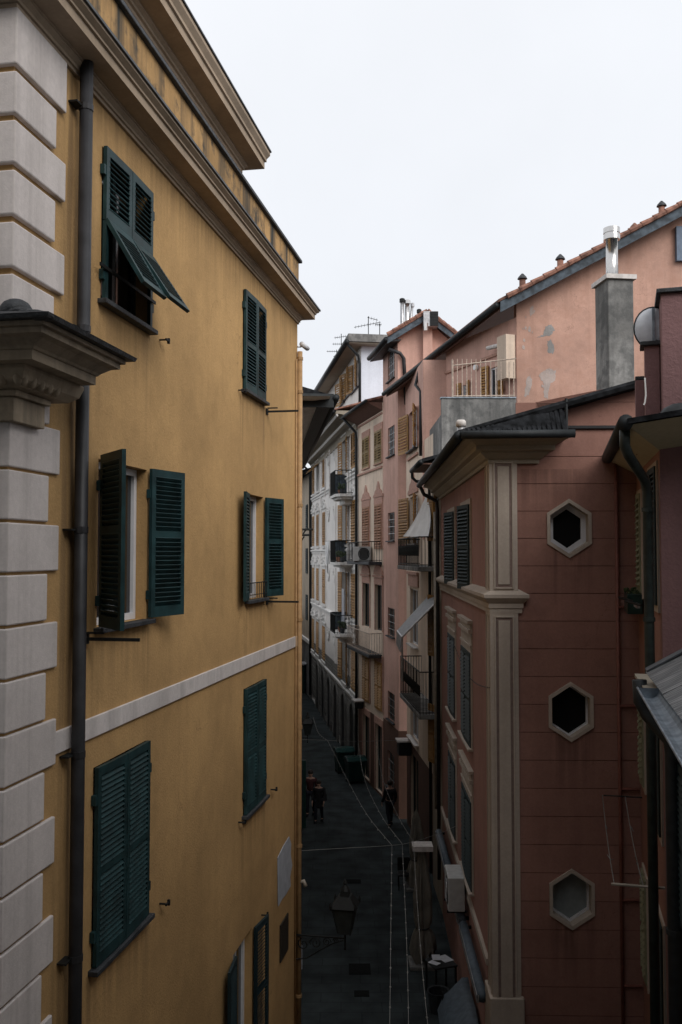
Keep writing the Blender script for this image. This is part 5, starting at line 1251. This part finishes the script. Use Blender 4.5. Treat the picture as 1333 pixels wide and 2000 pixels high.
# ================================================================== STREET FURNITURE AND HANGING THINGS
def wall_lantern(wall, t, out, z, sc, lab):
    M = wall.M @ T((t, 0, z)) @ RZ(R(90))
    o = thing('street_lantern', M, lab, 'street lamp')
    br = MB().box(0, out + .02, -.012, .012, -.012, .012).box(0, .02, -.03, .03, -.42*sc, .06)
    for cx_, cz, r0, tn in ((.18, -.14, .12, 1), (.42, -.11, .10, -1), (.64, -.08, .075, 1), (.82, -.05, .05, -1)):
        cx_ *= out; pts = []
        for k in range(20):
            a = k * .55 * tn + (0 if tn > 0 else math.pi); rr = r0 * sc * (1 - k/22); pts.append((cx_ + rr*math.cos(a), 0, cz*sc + rr*math.sin(a)))
        br.tube(pts, .012, 5)
    br.tube([(0, 0, -.40*sc), (out*.25, 0, -.36*sc), (out*.5, 0, -.22*sc), (out*.75, 0, -.10*sc), (out*.97, 0, -.04)], .014, 5)
    br.build('scroll_bracket', K['iron'], o)
    c = (out, 0, 0)
    MB().lathe(c, [(.012, -.22), (.03, -.20), (.018, -.16), (.018, .05), (.05, .08), (.02, .12)], 8).build('stem', K['iron'], o, smooth=True)
    w0, w1, h0, h1 = .10*sc, .185*sc, .12, .12 + .42*sc
    q = lambda w, z: [(out-w, -w, z), (out+w, -w, z), (out+w, w, z), (out-w, w, z)]
    fr = MB()
    for a, b in zip(q(w0, h0), q(w1, h1)): fr.tube([a, b], .012, 5)
    for w, z in ((w0, h0), (w1, h1)):
        qq = q(w, z); fr.tube(qq, .014, 5, closed=True)
    fr.build('lantern_frame', K['iron'], o)
    A, B = q(w0-.008, h0), q(w1-.008, h1)
    for k in range(4): MB().poly([A[k], A[(k+1) % 4], B[(k+1) % 4], B[k]]).build('pane', K['lampglass'], o)
    rf_ = MB().hexa(q(w1+.03, h1+.008) + q(w1*.55, h1 + .17*sc)); rf_.hexa(q(w1*.42, h1 + .17*sc+.002) + q(w1*.36, h1 + .25*sc))
    rf_.lathe((out, 0, h1 + .25*sc), [(w1*.45, 0), (w1*.3, .05*sc), (.03, .09*sc), (.045, .12*sc), (.012, .18*sc)], 8)
    for k in range(4):
        p = q(w1*1.1, h1)[k]; rf_.lathe(p, [(.02, -.01), (.03, .05*sc), (.008, .11*sc)], 6)
    rf_.build('lantern_roof', K['iron'], o)
    return o
lw = at(676, 1838, 17.95)
wall_lantern(YF, .14, lw.x - YF.w(.14, 0, 0).x + .0, at(676, 1826, 17.95).z, 1.16, 'large wrought-iron street lantern on a scrolled arm at the ochre corner, low over the street')
l2 = at(601, 1440, 36)
l2t = LE - (36 - 22) * 1.004
wall_lantern(EF, (Vector((l2.x, 36, 0)) - EF.o).dot(EF.d), (Vector((l2.x, 36, 0)) - EF.o).dot(EF.n), l2.z, 1.0, 'smaller distant street lantern on an arm from the dark-eaved house')
# dark brackets with drying rail high on the dark-eaved house
ry = at(585, 1034, 25)
rt = (Vector((-1.4, 25, 0)) - EF.o).dot(EF.d); ro_ = (Vector((at(612, 1034, 25).x, 25, 0)) - EF.o).dot(EF.n)
rk = thing('wall_rack', EF.M @ T((rt, 0, ry.z)), 'dark iron drying rack sticking out high beyond the ochre corner', 'rack')
MB().tube([(0, 0, 0), (0, ro_, 0)], .03, 6).tube([(.5, 0, -.16), (.5, ro_ - .12, -.16)], .03, 6).tube([(0, .05, -.6), (0, ro_*.7, -.02)], .02, 5).tube([(.5, .05, -.75), (.5, ro_*.6, -.2)], .02, 5).tube([(0, ro_*.55, 0), (.5, ro_*.5, -.16)], .015, 5).build('bracket', K['iron'], rk)
# open shop door leaf on the left
dd = on_ground(580, 1619); dl = thing('shop_door', T((on_ground(598, 1619).x, dd.y, 0)), 'tall dark green shop door leaf standing open just past the ochre corner', 'door')
MB().box(-.75, 0, -.03, .03, .03, 2.6).build('leaf', K['plastic_green'], dl, bevel=.008)
m = MB()
for a, b in ((.25, 1.1), (1.3, 2.4)): m.box(-.65, -.1, -.045, -.031, a, b)
m.build('panel', K['shutter_dk'], dl)
sv = thing('street_sign', YF.M @ T((-.02, .0, at(583, 1830, 18.1).z)), 'white sign fins edge-on at the ochre corner beside the big lantern', 'sign')
MB().box(-.05, -.02, -.02, .07, .05, .35).box(-.05, -.02, -.02, .11, -.62, -.12).box(-.06, .02, -.02, .02, -.7, .4).build('panel', K['marble'], sv)
# wheelie containers
def bin_(px, py, lab):
    p = on_ground(px, py); o = thing('waste_container', T(p) @ RZ(R(14)), lab, 'waste container', 'waste containers by the cream facade')
    w, d, h = .42, .38, 1.0
    b = MB().hexa([(-w*.86, -d*.8, .10), (w*.86, -d*.8, .10), (w*.86, d*.8, .10), (-w*.86, d*.8, .10), (-w, -d, h), (w, -d, h), (w, d, h), (-w, d, h)]); b.build('body', K['plastic_green'], o, bevel=.02)
    m = MB(); pr = [(-d-.04, h), (-d-.05, h+.06), (-d*.5, h+.18), (0, h+.22), (d*.6, h+.18), (d+.05, h+.05), (d+.04, h)]
    m.extrude([(-w-.04, y, z) for y, z in pr], (2*w+.08, 0, 0)).build('lid', K['plastic_lid'], o, bevel=.015)
    MB().tube([(-w*.7, -d-.07, h+.02), (w*.7, -d-.07, h+.02)], .02, 6).build('handle', K['plastic_lid'], o)
    for x in (-.33, .33):
        for y in (-.25, .25): MB().tube([(x-.03, y, .08), (x+.03, y, .08)], .08, 9).build('wheel', K['gutter'], o)
bin_(694, 1528, 'nearer green wheeled waste container on the right side of the street')
bin_(672, 1508, 'farther green wheeled waste container half hidden behind the nearer one')
# folded parasols
def parasol(px, py, top_y, lab, tie):
    p = on_ground(px, py); h = at(px, top_y, p.y).z; o = thing('folded_parasol', T(p), lab, 'parasol')
    rnd = random.Random(px)
    MB().tube([(0, 0, 0), (0, 0, h)], .03, 8).build('pole', K['canvas'], o); MB().box(-.35, .35, -.35, .35, 0, .1).build('base', K['concrete'], o, bevel=.02)
    n = 96; m = MB(); vs = []; lv_ = [(.035, h-.02), (.07, h-.10), (.11, h*.88), (.155, h*.74), (.20, h*.60), (.19, tie+.25), (.16, tie+.06), (.12, tie), (.18, tie-.10), (.23, tie-.3), (.26, tie-.55), (.26, tie-.72)]
    for r_, z in lv_:
        for k in range(n):
            a = 2*math.pi*k/n; f = 1 + (.34 if r_ > .1 else .05)*math.sin(7*a + z*.9 + .8*math.sin(3*a)) + .12*math.sin(3*a + z*2.2) + rnd.uniform(-.04, .04)
            vs.append((r_*f*math.cos(a), r_*f*math.sin(a), z + (.16*math.sin(7*a + 1) + rnd.uniform(-.04, .04) if z < tie - .6 else 0)))
    m.add(vs, [(i*n+k, i*n+(k+1) % n, (i+1)*n+(k+1) % n, (i+1)*n+k) for i in range(len(lv_)-1) for k in range(n)]); m.build('canvas', K['canvas'], o, smooth=True)
    m = MB().tube([(.165*math.cos(a), .165*math.sin(a), tie) for a in [k*math.pi/6 for k in range(12)]], .02, 5, closed=True); m.build('strap', K['gutter'], o)
    return o
pa = parasol(826, 1885, 1652, 'nearer folded beige parasol with pale cap by the terracotta wall', .95)
ph = pa.location; MB().box(-.26, .26, -.22, .22, at(826, 1657, ph.y).z - .02, at(826, 1650, ph.y).z + .02).build('cap', K['flash'], pa)
parasol(814, 1735, 1582, 'farther folded beige parasol behind the capped one', .9)
# menu table with papers, dark tub, tarp-covered stall
tb = on_ground(862, 1940); tbl = thing('menu_table', T(tb) @ RZ(R(20)), 'small dark table strewn with white paper sheets beside the terracotta wall', 'table')
MB().box(-.3, .3, -.3, .3, .70, .74).build('top', K['gutter'], tbl, bevel=.01)
for x in (-.26, .26):
    for y in (-.26, .26): MB().box(x-.02, x+.02, y-.02, y+.02, 0, .70).build('leg', K['iron'], tbl)
for i, (x, y, a, w, h, lab) in enumerate(((.16, .1, 10, .26, .36, 'largest white paper sheet on the dark table, nearest the wall'), (-.02, .22, -20, .2, .3, 'white paper sheet at the far edge of the dark table'), (-.2, -.05, 30, .16, .26, 'narrow white paper sheet at the street edge of the dark table'))):
    o = MB().box(-w/2, w/2, -h/2, h/2, 0, .006).build('paper_sheet', K['paper'], None, tbl.matrix_basis @ T((x, y, .746 + .007*i)) @ RZ(R(a))); tag(o, lab, 'paper')
tu = on_ground(857, 1975); o = thing('dark_tub', T(tu), 'dark round tub on the ground in front of the paper-strewn table', 'tub')
MB().lathe((0, 0, 0), [(.20, 0), (.25, .45), (.27, .47), (.23, .46), (.19, .1)], 14).build('tub', K['gutter'], o)
stp = HF.w(1.6, .36, 0); st_ = thing('covered_stall', HF.M @ T((1.6, .36, 0)), 'stall under a sagging blue-grey tarp against the foot of the terracotta wall', 'market stall')
m = MB(); n = 9; vs = []
for i in range(n):
    for j in range(6):
        x = -1.5 + 3.6*i/(n-1); y = -.30 + .66*j/5; vs.append((x, y, 1.42 - .38*max(0, j-1)/4 - .05*math.sin(i*2.1 + j) - (.25 if j == 5 else 0)))
m.add(vs, [(i*6+j, (i+1)*6+j, (i+1)*6+j+1, i*6+j+1) for i in range(n-1) for j in range(5)]); m.add([(x, y, z-.02) for x, y, z in vs], [(i*6+j, i*6+j+1, (i+1)*6+j+1, (i+1)*6+j) for i in range(n-1) for j in range(5)])
m.build('tarp', K['blue_tarp'], st_, smooth=True)
MB().box(-1.4, 2.0, -.25, .28, .05, .95).build('counter', K['gutter'], st_)
for x in (-1.4, 2.0): MB().tube([(x, .25, 0), (x, .25, 1.2)], .02, 6).build('post', K['iron'], st_)
# awning cassettes along the terracotta front
for i, (a, b, lab) in enumerate(((.5, 3.7, 'near grey awning cassette along the terracotta shop front'), (4.0, 7.0, 'middle grey awning cassette along the terracotta shop front'), (7.2, 10.3, 'far grey awning cassette along the terracotta shop front'))):
    o = thing('awning_cassette', HF.M @ T((a, 0, 2.55)), lab, 'awning', 'awning cassettes on the terracotta front')
    MB().tube([(0, .16, 0), (b - a, .16, 0)], .10, 10).build('roller', K['blue_tarp'], o, smooth=True)
    MB().box(0, b-a, .22, .26, -.10, .04).build('front_bar', K['galv'], o)
    for x in (.1, b-a-.1): MB().box(x-.03, x+.03, 0, .2, -.03, .03).build('bracket', K['iron'], o)
ac_unit(HF.M @ T((4.35, .10, 2.75)), 'white air conditioner on the terracotta front above the shop awnings', w=.9, h=.72, dpt=.36)
bx = on_ground(800, 1700)
bike = thing('cafe_chair', T((on_ground(790, 1735).x, on_ground(790, 1735).y, 0)), 'dark cafe chair standing left of the folded parasols', 'chair')
MB().box(-.2, .2, -.2, .2, .43, .47).build('seat', K['iron'], bike); MB().box(-.2, .2, .18, .21, .5, .9).build('backrest', K['iron'], bike)
for x in (-.18, .18):
    for y in (-.18, .18): MB().tube([(x, y, 0), (x, y, .9 if y > 0 else .43)], .014, 6).build('leg', K['iron'], bike)
sb = thing('stone_basin_lamp', PF.M @ T((PF.t(803, 1450), .0, PF.z(803, 1470, .3))), 'small boxy wall lamp with white top over the ground floor of the cream front', 'wall lamp')
MB().box(-.3, .3, .02, .5, -.5, 0).build('housing', K['gutter'], sb, bevel=.02); MB().box(-.34, .34, .0, .56, 0.002, .06).build('cover', K['flash'], sb)
sb2 = thing('wall_light_box', DF.M @ T((DF.t(710, 1365), 0, DF.z(710, 1375, .3))), 'pale tilted light box on the painted house over its ground floor', 'wall lamp')
MB().box(-.35, .35, .02, .5, -.06, 0).build('cover', K['flash'], sb2); MB().box(-.2, .2, .02, .3, -.4, -.062).build('housing', K['gutter'], sb2)
# white sheet slung from an iron bar over the upper balcony
bar0, bar1 = at(833, 967, 29.2), at(868, 981, 27.6)
hs = thing('slung_sheet', T(at(815, 1045, 29.4)), 'white cloth slung like a sail from an iron bar over the upper ornate balcony', 'cloth')
org = at(815, 1045, 29.4)
rel_ = lambda px, py, Y: at(px, py, Y) - org
apex = rel_(833.5, 966, 29.3); L0 = rel_(787, 1048, 30.6); L1 = rel_(837, 1048, 28.4)
m = MB(); vs = []; n = 12
for i in range(9):
    f = i / 8; a = apex.lerp(L0, f); b = apex.lerp(L1, f ** 1.0) + Vector((.10*math.sin(f*math.pi), 0, 0))
    for k in range(n): g = k/(n-1); vs.append(a.lerp(b, g) + Vector((0, .06*f*math.sin(g*19), -.22*math.sin(math.pi*f)*(1-g)*.6)))
m.add(vs, [(i*n+k, i*n+k+1, (i+1)*n+k+1, (i+1)*n+k) for i in range(8) for k in range(n-1)]); m.add([v + Vector((0, .012, 0)) for v in vs], [(i*n+k, (i+1)*n+k, (i+1)*n+k+1, i*n+k+1) for i in range(8) for k in range(n-1)])
m.build('sheet', K['cloth'], hs, smooth=True)
MB().tube([bar0 - org, bar1 - org], .05, 8).build('bar', K['iron'], hs)
# grey awning propped out below
ga = thing('propped_awning', T(at(820, 1200, 28.8)), 'grey sheet awning propped out on a pole below the upper ornate balcony', 'awning'); org2 = at(820, 1200, 28.8)
r2 = lambda px, py, Y: at(px, py, Y) - org2
A0, A1, B0, B1 = r2(838, 1164, 29.6), r2(857, 1172, 28.0), r2(777, 1232, 29.6), r2(786, 1244, 28.0)
MB().hexa([A0, A1, B1, B0] + [p + Vector((0, 0, .03)) for p in (A0, A1, B1, B0)]).build('sheet', K['awn'], ga)
C0, C1 = r2(776, 1258, 29.6), r2(783, 1272, 28.0)
MB().hexa([B0, B1, C1, C0] + [p + Vector((-.03, 0, 0)) for p in (B0, B1, C1, C0)]).build('valance', K['awn'], ga)
MB().tube([A1, B1], .03, 6).tube([B0, B1], .03, 6).tube([B1, r2(786, 1330, 28.0)], .028, 6).tube([C0, C1], .028, 6).build('frame', K['galv'], ga)
# string lights
def strand(pts, lab, bulb_every=0.6, r=.0045, bulbs=True):
    P_ = [at(*p) for p in pts]
    # smooth chain through the measured points
    out = []
    for i in range(len(P_) - 1):
        p0, p1, p2, p3 = P_[max(i-1, 0)], P_[i], P_[i+1], P_[min(i+2, len(P_)-1)]
        for k in range(8):
            t = k/8; out.append(0.5*((2*p1) + (p2-p0)*t + (2*p0-5*p1+4*p2-p3)*t*t + (3*p1-p0-3*p2+p3)*t**3))
    out.append(P_[-1]); o = thing('string_light', T(out[0]), lab, 'string light', None)
    q = [p - out[0] for p in out]; MB().tube(q, r, 4).build('cable', K['string'], o)
    if bulbs:
        m = MB(); acc = 0
        for a, b in zip(q[:-1], q[1:]):
            L_ = (b-a).length; s = bulb_every - acc
            while s < L_: p = a.lerp(b, s/L_); m.ball(p + Vector((0, 0, -.025)), .015, n=5, m=4); s += bulb_every
            acc = (acc + L_) % bulb_every
        tag(m.build('bulbs', K['bulb'], o), kind='stuff')
    return o
strand([(578, 1662, 18.0), (665, 1657, 18.6), (766, 1651, 19.4), (808, 1644, 20.2), (866, 1625, 21.8), (893, 1612, 22.6)], 'nearer cross cable spanning the street below the first-floor windows', bulbs=False, r=.0045)
strand([(583, 1444, 28.6), (640, 1446, 28.8), (700, 1448, 29.2), (800, 1445, 30.4)], 'farther cross cable spanning the street beyond the second parasol', bulbs=False, r=.006)
strand([(766, 1651, 19.4), (764, 1800, 15.0), (763, 1900, 13.2), (761, 2040, 11.2)], 'left string of small bulbs running towards the viewer')
strand([(786, 1648, 19.8), (793, 1800, 15.6), (797, 1920, 13.4), (799, 2040, 11.4)], 'middle string of small bulbs running towards the viewer')
strand([(808, 1644, 20.2), (815, 1760, 16.6), (826, 1900, 13.8), (840, 2040, 11.6)], 'right string of small bulbs running towards the viewer, past the parasols')
strand([(766, 1651, 19.4), (718, 1592, 21.6), (680, 1525, 24.4), (655, 1475, 27.0), (640, 1446, 28.8)], 'left string of small bulbs running away up the street')
strand([(786, 1648, 19.8), (745, 1592, 21.8), (712, 1520, 24.8), (700, 1448, 29.2)], 'middle string of small bulbs running away past the waste containers')
strand([(808, 1644, 20.2), (776, 1590, 22.0), (748, 1520, 25.2), (735, 1447, 29.6)], 'right string of small bulbs running away over the walking person')
strand([(640, 1446, 28.8), (622, 1430, 32.0), (612, 1400, 38.0)], 'farthest string of small bulbs beyond the farther cross cable')
# street ironwork
def cover(px, py, rnd_, lab, a=0, w=.5, d=.35):
    p = on_ground(px, py); o = thing('street_cover', T(p) @ RZ(R(a)), lab, 'manhole cover')
    if rnd_: MB().lathe((0, 0, 0), [(.30, .001), (.30, .012)], 20).build('frame', K['cover'], o); MB().lathe((0, 0, 0), [(.26, .013), (.26, .018)], 20).build('lid', K['gutter'], o)
    else: MB().box(-w/2, w/2, -d/2, d/2, .001, .012).build('frame', K['cover'], o); MB().box(-w/2+.05, w/2-.05, -d/2+.05, d/2-.05, .013, .018).build('lid', K['cover'], o)
cover(690, 1722, False, 'farther small rectangular iron cover in the street behind the big lantern')
cover(707, 1941, False, 'nearer small rectangular iron cover at the bottom of the street view', w=.36, d=.3)
cover(703, 1893, False, 'larger square iron cover between the two small covers', w=.55, d=.6)
# far left: green kiosk box and parked scooter at the bend
kp = on_ground(584, 1352); kq = thing('green_kiosk', T((kp.x, kp.y, 0)), 'far small dark green kiosk with pale roof at the bend of the street', 'kiosk')
MB().box(-.6, .5, -.5, .5, 0, 2.1).build('body', K['plastic_lid'], kq); MB().box(-.75, .65, -.65, .65, 2.102, 2.25).build('roof', K['galv'], kq, bevel=.02); MB().box(.1, .45, -.54, -.505, .1, 1.9).build('door', K['plastic_green'], kq)
sp0 = on_ground(596, 1345); sct = thing('parked_scooter', T((sp0.x, sp0.y, 0)) @ RZ(R(70)), 'far dark scooter parked beside the green kiosk', 'scooter')
for x in (-.6, .6): MB().tube([(x, -.05, .24), (x, .05, .24)], .24, 12).build('wheel', K['gutter'], sct)
m = MB().hexa([(-.75, -.14, .35), (.0, -.14, .22), (.0, .14, .22), (-.75, .14, .35), (-.8, -.12, .75), (-.1, -.12, .70), (-.1, .12, .70), (-.8, .12, .75)]); m.hexa([(.0, -.14, .22), (.5, -.14, .3), (.5, .14, .3), (.0, .14, .22), (.0, -.12, .3), (.42, -.12, .95), (.42, .12, .95), (.0, .12, .3)]); m.build('body', K['black_cloth'], sct, bevel=.03)
MB().box(-.78, -.1, -.13, .13, .755, .84).build('seat', K['iron'], sct, bevel=.02); MB().tube([(.42, -.3, 1.02), (.45, 0, 1.0), (.42, .3, 1.02)], .02, 6).build('handlebar', K['iron'], sct)

# ================================================================== PEOPLE
def skin(name, verts, edges, radii, mat, parent, sub=1, root=0):
    me = bpy.data.meshes.new(name); me.from_pydata(verts, edges, []); me.materials.append(mat)
    o = bpy.data.objects.new(name, me); COL.objects.link(o); o.parent = parent
    o.modifiers.new('skin', 'SKIN'); s_ = o.modifiers.new('sub', 'SUBSURF'); s_.levels = sub; s_.render_levels = sub
    lay = me.skin_vertices[0].data
    for i, r in enumerate(radii): lay[i].radius = (r if isinstance(r, tuple) else (r, r)); lay[i].use_root = (i == root)
    for p in me.polygons: p.use_smooth = True
    o.modifiers['skin'].use_smooth_shade = True
    return o
def person(px, py, h, face, lab, coat, stride=.22, arm=.12, scarf=None, long_coat=False, trousers='navy_cloth'):
    p = on_ground(px, py); s = h / 1.72; o = thing('person', T(p) @ RZ(R(face)) @ Matrix.Scale(1, 4), lab, 'person')
    V = lambda *a: tuple(x * s for x in a)
    v = [V(0,0,.93), V(0,0,1.10), V(0,0,1.28), V(0,.0,1.42), V(0,.01,1.49), V(0,.02,1.56), V(0,.02,1.67),
         V(.10,0,.88), V(.11,.5*stride,.50), V(.11,.45*stride,.09), V(.11,.45*stride+.16,.035),
         V(-.10,0,.88), V(-.11,-.05,.50), V(-.11,-.9*stride,.10), V(-.11,-.9*stride+.14,.035),
         V(.19,0,1.39), V(.25,-.04,1.12), V(.26,arm,.88), V(.25,arm+.05,.79),
         V(-.19,0,1.39), V(-.25,-.03,1.12), V(-.26,arm+.06,.90), V(-.25,arm+.12,.82)]
    e = [(0,1),(1,2),(2,3),(3,4),(4,5),(5,6),(0,7),(7,8),(8,9),(9,10),(0,11),(11,12),(12,13),(13,14),(3,15),(15,16),(16,17),(17,18),(3,19),(19,20),(20,21),(21,22)]
    rd = [.12,.115,.13,.09,.052,.085,.075,.085,.058,.042,.035,.085,.058,.042,.035,.062,.045,.033,.032,.062,.045,.033,.032]
    skin('body', v, e, [r*s for r in rd], K['skin'], o)
    # jacket over torso and sleeves, trousers over the legs
    cv_ = [v[0], v[1], v[2], v[3], v[15], v[16], v[17], v[19], v[20], v[21]]
    ce = [(0,1),(1,2),(2,3),(3,4),(4,5),(5,6),(3,7),(7,8),(8,9)]
    cr = [.165,.155,.165,.125,.088,.068,.055,.088,.068,.055]
    if long_coat: cv_.append(V(0,.02,.55)); ce.append((0,10)); cr.append(.19)
    skin('coat', cv_, ce, [r*s for r in cr], K[coat], o)
    skin('trousers', [v[0], v[7], v[8], v[9], v[11], v[12], v[13]], [(0,1),(1,2),(2,3),(0,4),(4,5),(5,6)], [x*s for x in (.13,.105,.08,.062,.105,.08,.062)], K[trousers], o)
    for a in (9, 13):
        c = v[a]; MB().box(c[0]-.05*s, c[0]+.05*s, c[1]-.06*s, c[1]+.22*s, .0, .09*s).build('shoe', K['black_cloth'], o, bevel=.03)
    MB().ball((0, -.005*s, 1.665*s), .112*s, .95, 1.0, .95, 12, 8).build('hair', K['hair'], o, smooth=True)
    MB().ball((0, .115*s, 1.585*s), .018*s, n=6, m=4).build('nose', K['skin'], o)
    for x in (-.035, .035): MB().ball((x*s, .10*s, 1.615*s), .011*s, n=6, m=4).build('eye', K['iron'], o)
    for x in (-.085, .085): MB().ball((x*s, .015*s, 1.60*s), .022*s, .5, 1, 1.3, 6, 4).build('ear', K['skin'], o)
    MB().box(-.03*s, .03*s, .098*s, .105*s, 1.535*s, 1.543*s).build('mouth', K['red_cloth'], o)
    for sx, a in ((1, 18), (-1, 22)):
        c = Vector(v[a]); hm = MB()
        for k in range(4): hm.tube([c + Vector((0, -.03 + .02*k, -.02))*s, c + Vector((0, -.03+.02*k, -.075 - .012*(k in (1, 2))))*s, c + Vector((-sx*.015, -.03+.02*k, -.10 - .012*(k in (1, 2))))*s], .010*s, 5)
        hm.tube([c + Vector((0, .035, .0))*s, c + Vector((-sx*.01, .055, -.04))*s, c + Vector((-sx*.015, .05, -.065))*s], .011*s, 5); hm.build('fingers', K['skin'], o)
    if scarf: MB().tube([(.075*s*math.cos(a), .02 + .08*s*math.sin(a), 1.45*s) for a in [k*math.pi/6 for k in range(12)]], .03*s, 6, closed=True).build('scarf', K[scarf], o)
    return o
person(607, 1592, 1.76, 172, 'taller dark-coated person with red top walking on the left of the street', 'red_cloth', .2)
person(623, 1605, 1.58, 170, 'shorter person all in black beside the taller walker, bag at the elbow', 'black_cloth', .25, long_coat=True)
bgp = on_ground(633, 1600)
bag = thing('shoulder_bag', T((bgp.x - .02, bgp.y - .1, .75)), 'black shoulder bag carried at the elbow of the shorter walker', 'bag')
MB().box(-.14, .14, -.06, .06, 0, .26).build('pouch', K['black_cloth'], bag, bevel=.03); MB().tube([(-.1, 0, .25), (-.06, 0, .5), (.06, 0, .5), (.1, 0, .25)], .012, 5).build('strap', K['black_cloth'], bag)
person(762, 1612, 1.68, 20, 'dark-clothed person walking close to the pink tower house on the right', 'black_cloth', .28, .1)
